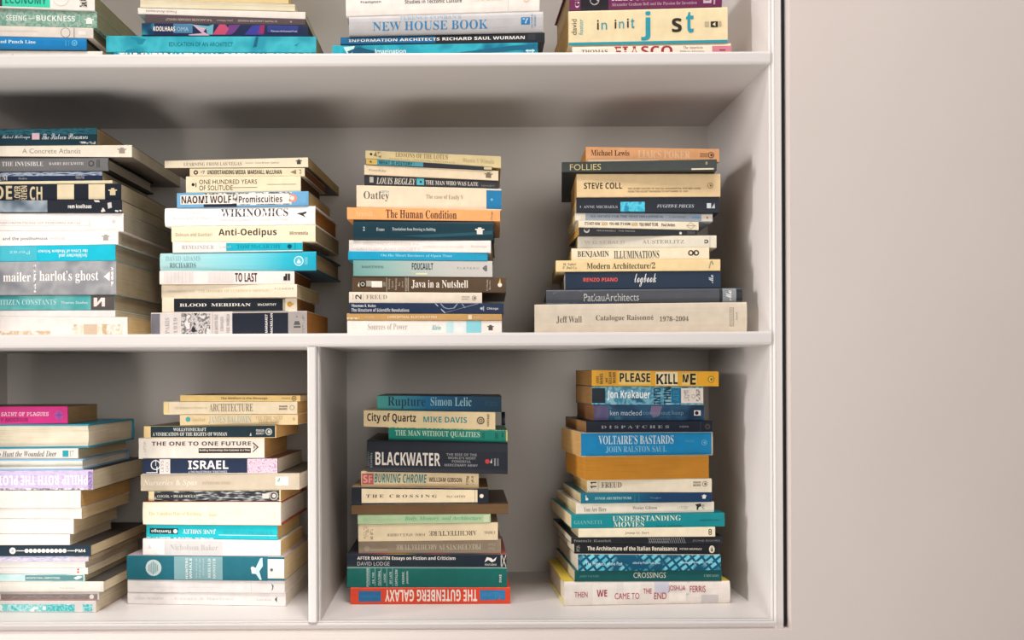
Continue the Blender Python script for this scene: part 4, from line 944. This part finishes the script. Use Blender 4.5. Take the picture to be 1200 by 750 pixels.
Hk.b('cream paperback with a small black 11 and a penguin mark, under orange page edges', 215, 945, 712, 704, 'p', 'DFD2BA', 'C8A468',
     [T('R', 'FREUD', 298, 416, .38, .80, '5A5248'), T('S', '11', 234, 268, .34, .84, '2E2A26', 'publisher', 90), P(278, 281, .2, .9, 'B0A48C', 'rule'), T('S', 'PENGUIN', 836, 880, .66, .80, '5A5248', 'publisher'), T('S', 'BOOKS', 836, 880, .46, .60, '5A5248', 'publisher'), O(904, .62, 16, '8A8270'), O(904, .62, 12, 'DFD2BA'), O(906, .62, 7, '6A6252')], depth=.12)
Hk.view(645, 565, .2)
Hk.b('slim teal and navy paperback with pale lettering and a white block emblem', 178, 945, 66, 60, 'p', '@grad:1C6C80:1C6C80:175A74:1B3A5C:1B3A5C:1A3656', 'C8B48C',
     [T('B', 'INNER ARCHITECTURE', 260, 474, .36, .62, 'A8D0CC'), T('s', 'Vaughn', 582, 645, .36, .58, '6A9AAE', 'author'), P(206, 210, .3, .8, 'D8DCD4', 'publisher_logo'), O(213, .42, 8, 'D8DCD4'), P(490, 494, .1, .9, '2E7C90', 'rule'), P(514, 518, .1, .9, '2E7C90', 'rule')] + colophon(884, 914, .36, .78, 'DCDCD6'), depth=.14, yaw=4)
Hk.b('slim white paperback lettered You Are Here with a small black flag-like mark', 150, 958, 124, 114, 'p', 'E6DCCA', 'CDB88C',
     [T('R', 'You Are Here', 194, 326, .24, .64, '7A7266'), T('R', 'Wesley Gibson', 478, 622, .30, .66, '7A7266', 'author'), T('I', '1/7/2b', 742, 804, .34, .62, 'B4AA9A', 'publisher'), G([(846, .76), (880, .84), (884, .60), (868, .5), (862, .24), (854, .26), (856, .56)], '35322E'), P(886, 904, .3, .76, '@speck:E6DCCA:8A8274', 'publisher_logo')], depth=.15, yaw=4.5)
Hk.b('wide teal paperback lettered UNDERSTANDING MOVIES in cream serif capitals', 122, 1020, 192, 180, 'p', '16858C', 'D8C49C',
     [T('R', 'UNDERSTANDING', 362, 762, .48, .88, 'D6DCC4'), T('R', 'MOVIES', 368, 546, .06, .44, 'D6DCC4'), T('R', 'GIANNETTI', 138, 300, .30, .58, '74B8B4', 'author'), T('s', 'PRENTICE-HALL', 876, 994, .42, .54, '0E4A50', 'publisher'), T('s', 'third edition', 614, 764, .06, .18, '0E5A60', 'subtitle')], depth=.18, yaw=3.5)
Hk.b('cream paperback with thin sketchy lettering and a black figure-of-eight mark', 165, 965, 272, 262, 'p', 'E9DCBF', 'CDB88C',
     [T('s', 'Josep Ll. Sert', 436, 576, .28, .60, '6A6254'), O(935, .62, 10, '3A362E'), O(935, .62, 5, 'E9DCBF'), O(935, .36, 10, '3A362E'), O(935, .36, 5, 'E9DCBF')], depth=.13)
Hk.b('thin black paperback with typewriter lettering and a fine white zigzag pattern', 122, 1013, 322, 318, 'p', '25262B', 'C8BCA4',
     [T('M', 'Foucault  Blanchot', 138, 354, .30, .64, 'A8A494', 'author'), T('s', 'ZONE BOOKS', 830, 994, .36, .58, '8A8880', 'publisher')] + [G([(570 + 12 * i, .9), (574 + 12 * i, .9), (586 + 12 * i, .12), (582 + 12 * i, .12)], '8A8A88', 'zigzag_print') for i in range(18)] + [G([(582 + 12 * i, .9), (586 + 12 * i, .9), (574 + 12 * i, .12), (570 + 12 * i, .12)], '7A7A78', 'zigzag_print') for i in range(10)], depth=.17, yaw=3)
Hk.b('black paperback lettered Italian Renaissance in bold white with an oval penguin mark', 140, 985, 362, 364, 'p', '1D1F23', 'D8CCB4',
     [T('S', 'The Architecture of the Italian Renaissance', 216, 740, .34, .78, 'EADFCB'), T('S', 'PETER MURRAY', 756, 886, .42, .62, 'C4BCB0', 'author'), O(945, .5, 22, 'E4D8C0', k=.75), O(945, .5, 17, 'D0C4AC', k=.7), G([(940, .3), (945, .8), (951, .3)], '2A2826'), P(152, 172, .2, .9, '@speck:1D1F23:7A7670', 'publisher_logo')], depth=.15, yaw=3)
Hk.b('thick blue paperback with a cyan window-grid pattern over its spine', 162, 998, 424, 428, 'p', '@lattice:7CCBD6:57B4C6:12526E', 'E4DCC8',
     [T('s', 'The Presence of the Past', 206, 420, .34, .56, 'CFE8EA'), T('s', 'edited by Paolo Portoghesi', 480, 640, .38, .58, 'CFE8EA', 'author'), T('s', 'Academy Editions Press', 755, 950, .42, .60, 'CFE8EA', 'publisher')], cov='DCD4C4', depth=.17, yaw=3)
Hk.b('slim dark green paperback lettered CROSSINGS in rounded cream capitals', 142, 1003, 518, 514, 'p', '175A5A', 'D0C4A4',
     [T('s', 'CROSSINGS', 484, 674, .30, .80, 'D8DCC8'), T('B', 'JOHN VAUGHN', 170, 284, .36, .58, '5E9A8E', 'author'), T('B', 'CHICAGO', 898, 984, .38, .60, '8AB0A4', 'publisher')], depth=.17, yaw=3)
Hk.b('thick white hardcover with red handwritten capitals and a yellow top, bottom beside the end panel', 80, 1050, 582, 578, 'h', 'EDE3DA', 'E8DCC4',
     [P(245, 385, .05, .9, 'F4ECE2'), P(425, 520, .3, .95, 'F4ECE2'), P(605, 690, .5, .97, 'D2CEDA'), P(880, 980, .05, .4, 'CFC8C8'), G([(790, .4), (806, .4), (815, .97), (798, .97)], 'C8C4CE', 'color_stripe'), P(690, 790, .1, .5, 'F4ECE2'),
      T('s', 'THEN', 138, 214, .36, .58, 'B03A54'), T('S', 'WE', 268, 328, .38, .66, 'B03050'), T('s', 'CAME TO', 372, 516, .26, .52, 'B83A58'), T('s', 'THE', 538, 588, .48, .70, 'B83A58'), T('s', 'END', 602, 674, .24, .52, 'B03050'), T('s', 'JOSHUA', 686, 786, .54, .82, 'B03050', 'author'), T('s', 'FERRIS', 812, 904, .52, .80, 'B03050', 'author')], top='D8BC48', cov='EADF9A', depth=.16, yaw=3)

# ---- upper shelf, the lowest books of four stacks
Ik = Stack('books in the first stack on the upper shelf', Z_T1, 0.05, -2.0, 0.20)
Ik.view(0, 0, 1 / 6)
Ik.b('white and mint green paperback lettered ECONOMY with a black corner', -420, 665, -60, -40, 'p', 'E6DDD3', '8A8264',
     [P(18, 354, .0, 1, '3CC4A0'), P(-100, 18, 0, 1, '3A3A38'), T('S', 'ECONOMY', 40, 330, .30, .80, '1F6A58'), O(430, .75, 60, 'CFC6BC', k=1.0), O(430, .75, 54, 'E6DDD3', k=1.0), P(562, 614, .20, .85, '@speck:2A2826:D8D0C4', 'publisher_logo')])
Ik.b('grey-green patterned paperback with bold white lettering and a white block emblem', -400, 682, 50, 84, 'p', '@blotch:6C9C8A:A8B4A4:5C9484:8CA896', '8C8466',
     [T('S', 'SEEING', 45, 188, .34, .66, 'DCE2D6'), P(205, 245, .46, .52, 'C8D4C8', 'rule'), T('S', 'BUCKNESS', 258, 530, .36, .70, 'E0E4DA')] + colophon(594, 662, .24, .62, 'E4E6DE'))
Ik.b('off-white paperback with a faint round seal near its end', -400, 655, 172, 196, 'p', 'DDD2C6', '7A7256',
     [T('s', 'TOWARD A NEW ARCHITECTURE', -80, 270, .44, .60, 'CFC2B6'), O(462, .48, 34, '7A7468'), O(462, .48, 30, 'DDD2C6'), P(518, 526, .05, .95, 'A89E94', 'rule'), P(552, 604, .3, .66, 'EAE2DA', 'publisher_logo')])
Ik.b('blue hardcover lettered and Punch Line in white with black boards', -420, 610, 248, 270, 'h', '1A7AB4', '6E6A52',
     [T('B', 'and Punch Line', -10, 256, .46, .72, 'D8E6EA'), O(528, .56, 20, '6ABBD8'), O(528, .56, 14, '1A7AB4'), G([(518, .6), (528, .44), (540, .6)], '6ABBD8'), P(464, 474, .3, .75, '3A94C4', 'publisher_logo'), P(486, 494, .3, .75, '3A94C4', 'publisher_logo')], cov='1E2224')
Ik.b('white paperback at the bottom of its stack, half hidden behind the shelf edge', -440, 720, 352, 360, 'p', 'E0D8CE', '8A8264', [G([(60, .2), (90, .8), (96, .8), (68, .2)], '6A7A9A')])

Jk = Stack('books in the second stack on the upper shelf', Z_T1, 0.055, -1.0)
Jk.view(120, 0, .225)
Jk.b('cream page-edged paperback with a small green ribbon mark, highest in view of its stack', 200, 970, -45, -30, 'f', 'D8C8A0', 'D6BE8C', [], depth=.15)
Jk.b('cream book with its pale page edges outward, under a shorter cream one', 195, 1003, -5, 22, 'f', 'D9CDB0', 'DCD0B2', [], depth=.17)
Jk.b('thin white booklet with tiny upside-down grey lettering', 185, 1057, 40, 62, 'p', 'E2D8CC', 'CFC4AC', [T('s', 'Frank Architects', 226, 386, .30, .66, '8A8278', 'title', 180)], cov='DDD2C4', depth=.19)
Jk.b('dark grey-brown paperback with tiny upside-down pale capitals', 222, 1057, 74, 98, 'p', '55484A', '6A5E50',
     [T('s', 'THE LANCASTER DESIGNERS NEWSLIT', 330, 572, .36, .62, 'C4B4A8', 'title', 180), T('s', 'John Wilson', 598, 680, .36, .62, 'C4B4A8', 'author', 180), T('s', 'IN TRAFFIC LANCASTER PASSAGES', 706, 910, .36, .62, 'C4B4A8', 'subtitle', 180), T('s', '9', 978, 988, .3, .6, 'C4B4A8', 'publisher')], depth=.18)
Jk.b('multicoloured blue, red and pink paperback with white capitals', 205, 1070, 119, 132, 'p', '1E2A48', '3A3A3C',
     [P(206, 270, .05, .97, '@wash:156A7C:2A9CA8:123A58'), P(370, 470, .2, .97, '4A7A9A'), G([(440, .97), (550, .8), (580, .97), (575, .1), (548, .1), (540, .6)], '6AA8B4', 'color_stripe'), G([(470, .9), (540, .6), (520, .2), (450, .1), (450, .02), (560, .02)], 'C4A4B4', 'color_stripe'), G([(575, .1), (610, .97), (640, .97), (660, .6), (640, .1)], 'B84A68', 'color_stripe'), G([(640, .1), (660, .9), (720, .97), (690, .3), (670, .1)], '6A3A78', 'color_stripe'), G([(740, .1), (780, .9), (830, .97), (840, .1)], '3A3A8C', 'color_stripe'), G([(810, .2), (826, .97), (846, .97), (842, .2)], '8A2A5C', 'color_stripe'), P(860, 1020, .3, .95, '2E3A78'),
      T('S', 'KOOLHAAS', 266, 380, .34, .72, 'EDE6DE', 'author'), T('s', 'OMA', 388, 450, .34, .70, '9AC0CC'), T('s', 'Princeton Architectural Press', 880, 1014, .36, .52, 'C8CCD4', 'publisher')], depth=.18)
Jk.b('wide turquoise paperback lettered EDUCATION OF AN ARCHITECT', 20, 1113, 186, 190, 'p', '@wash:2A9CAC:40B0BC:2890A2', '9A8C70',
     [T('s', 'EDUCATION OF AN ARCHITECT', 348, 682, .36, .62, '0E5A70'), G([(120, .02), (150, .95), (230, .8), (180, .02)], '1C8498', 'color_stripe'), G([(785, .3), (800, .97), (815, .97), (805, .35)], '175C74', 'color_stripe'), G([(1000, .45), (1012, .4), (1028, .66), (1014, .5)], '1C7488')], depth=.22)
Jk.b('turquoise and dark blue book with big cut-off white capitals, hidden by the shelf edge', 60, 1115, 272, 276, 'p', '@blotch:123A58:2AA4B4:164A66:3CB4C0', '8A7E68',
     [T('S', 'THE INTERNATIONAL DESIGN YEARBOOK', 90, 1110, .45, .97, 'E4E8E4')], depth=.22)

Kk = Stack('books in the third stack on the upper shelf', Z_T1, 0.05, -0.5)
Kk.view(380, 0, .225)
Kk.b('thick white book lettered Studies in Tectonic Culture', 113, 1120, -120, -140, 'h', 'E9E0D6', 'C8B898',
     [T('S', 'Frampton', 190, 296, .30, .38, '4A4642', 'author'), T('S', 'Studies in Tectonic Culture', 420, 716, .28, .38, '4A4642'), P(765, 920, .30, .70, '@blotch:D8C8A8:E9E0D6:C8B48C'), P(956, 959, .05, .95, 'D0C6BC', 'rule'), O(1052, .32, 18, 'D8C4AC'), O(1052, .32, 11, 'E9E0D6'), P(990, 1030, .32, .44, 'DCCCB8', 'publisher_logo')], depth=.2)
Kk.b('silver-grey hardcover lettered NEW HOUSE BOOK in blue serif capitals', 130, 1140, 88, 60, 'h', 'B7B3B2', 'B8A888',
     [T('R', 'NEW HOUSE BOOK', 254, 852, .20, .66, '2678A8'), T('R', 'TERENCE CONRAN\u2019S', 392, 712, .74, .94, '7FA0B4', 'author'), P(1024, 1070, .36, .72, '2678A8', 'publisher_logo'), G([(1032, .66), (1044, .66), (1048, .5), (1054, .66), (1062, .66), (1048, .40)], 'D0D4D8'), T('s', 'OCTOPUS', 1076, 1086, .2, .86, '3A84B0', 'publisher', 90), T('s', 'BOOKS', 1092, 1102, .3, .8, '3A84B0', 'publisher', 90)], depth=.21)
Kk.b('blue and black paperback lettered INFORMATION ARCHITECTS in spaced white capitals', 85, 1148, 194, 170, 'p', '21242A', '4A463E',
     [P(86, 580, 0, 1, '17628E'), T('S', 'INFORMATION ARCHITECTS', 128, 602, .34, .70, 'E8E4DC'), T('S', 'RICHARD SAUL WURMAN', 616, 1044, .34, .70, 'E8E4DC', 'author'), P(1060, 1100, .2, .9, '2E3238')], depth=.2)
Kk.b('turquoise book lettered Imagination with a round white emblem, bottom of its stack', 42, 1112, 236, 220, 'p', '@wash:1A90A4:2EA8B8:0F6C88', '9AA8A4',
     [G([(120, .7), (180, .9), (300, .62), (240, .4), (150, .3)], '14506A', 'color_stripe'), G([(100, .9), (160, .95), (140, .5), (180, .3), (130, .4)], 'BFE0DC', 'color_stripe'), T('s', 'Imagination', 266, 426, .52, .80, 'E4ECE8'), O(1072, .62, 18, 'BFE0E0'), O(1072, .62, 14, '1A90A4'), P(1048, 1096, .59, .65, 'BFE0E0', 'publisher_logo'), G([(620, .5), (980, .86), (1100, .9), (1090, .7), (900, .6)], '10607C', 'color_stripe')], depth=.215)

Lk = Stack('books in the fourth stack on the upper shelf', Z_T1, 0.055, 1.0)
Lk.view(640, 0, .25)
Lk.b('purple hardcover lettered RELUCTANT GENIUS with a black photograph', 108, 822, -90, -110, 'h', '6E2750', 'C8B088',
     [P(160, 290, .02, .98, '1E1A22'), O(225, .32, 22, 'A8A09C'), O(225, .52, 12, 'C0B8B4'), T('R', 'RELUCTANT GENIUS', 304, 704, .28, .62, 'D8C4CC'), T('R', 'Alexander Graham Bell and the Passion for Invention', 304, 704, .12, .22, 'C09AAC', 'subtitle'), T('R', 'GRAY', 134, 154, .1, .9, 'D8C4CC', 'author', 90), P(734, 772, .14, .8, 'C8B4BC', 'publisher_logo'), P(742, 764, .22, .7, '6E2750', 'publisher_logo'), P(782, 790, .1, .8, 'C09AAC', 'publisher_logo')], depth=.16)
Lk.b('fat cream paperback with a few scattered turquoise and black lower-case letters', 105, 850, 53, 33, 'p', 'E6D3A9', 'C8A468',
     [P(105, 850, 0, .08, '2A94A4'), T('s', 'david', 118, 142, .30, .76, '4A4436', 'author', 90), T('s', 'foster', 152, 172, .30, .76, '3AA0AC', 'author', 90), T('S', 'i', 238, 246, .44, .72, '2E2A24'), T('s', 'n', 258, 284, .44, .64, '2A94A4'), T('S', 'i', 320, 328, .46, .72, '2E2A24'), T('s', 'n', 340, 364, .46, .66, '2A94A4'), T('S', 'i', 378, 386, .48, .74, '2E2A24'), T('S', 't', 396, 412, .46, .74, '2A94A4'), T('S', 'j', 444, 488, .10, .94, '2A94A4'), T('S', 's', 588, 634, .32, .72, '2E2A24'), T('S', 't', 654, 690, .30, .88, '2A94A4'), P(742, 762, .46, .60, 'B8A88C', 'publisher_logo'), P(770, 804, .44, .60, '2A2824', 'publisher_logo'), G([(778, .52), (792, .58), (792, .46)], 'E6D3A9'), P(808, 820, .46, .60, 'B8A88C', 'publisher_logo')], depth=.16)
Lk.b('cream book lettered FIASCO in dark red with a pink end, bottom of its stack', 122, 865, 216, 203, 'h', 'E4D6C2', 'C8B088',
     [P(776, 865, 0, 1, 'C47884'), T('S', 'FIASCO', 318, 590, .44, .93, '9C2438'), T('B', 'THOMAS', 164, 286, .58, .78, '6A5E58', 'author'), T('R', 'The American', 640, 732, .76, .90, '8A7A70', 'subtitle'), T('R', 'Military Adventure', 624, 740, .56, .70, '8A7A70', 'subtitle'), P(810, 838, .66, .72, '8A3A48', 'publisher_logo')], depth=.15)

for s in (A, Bk, Ck, Dk, Ek, Fk, Gk, Hk, Ik, Jk, Kk, Lk):
    s.build()
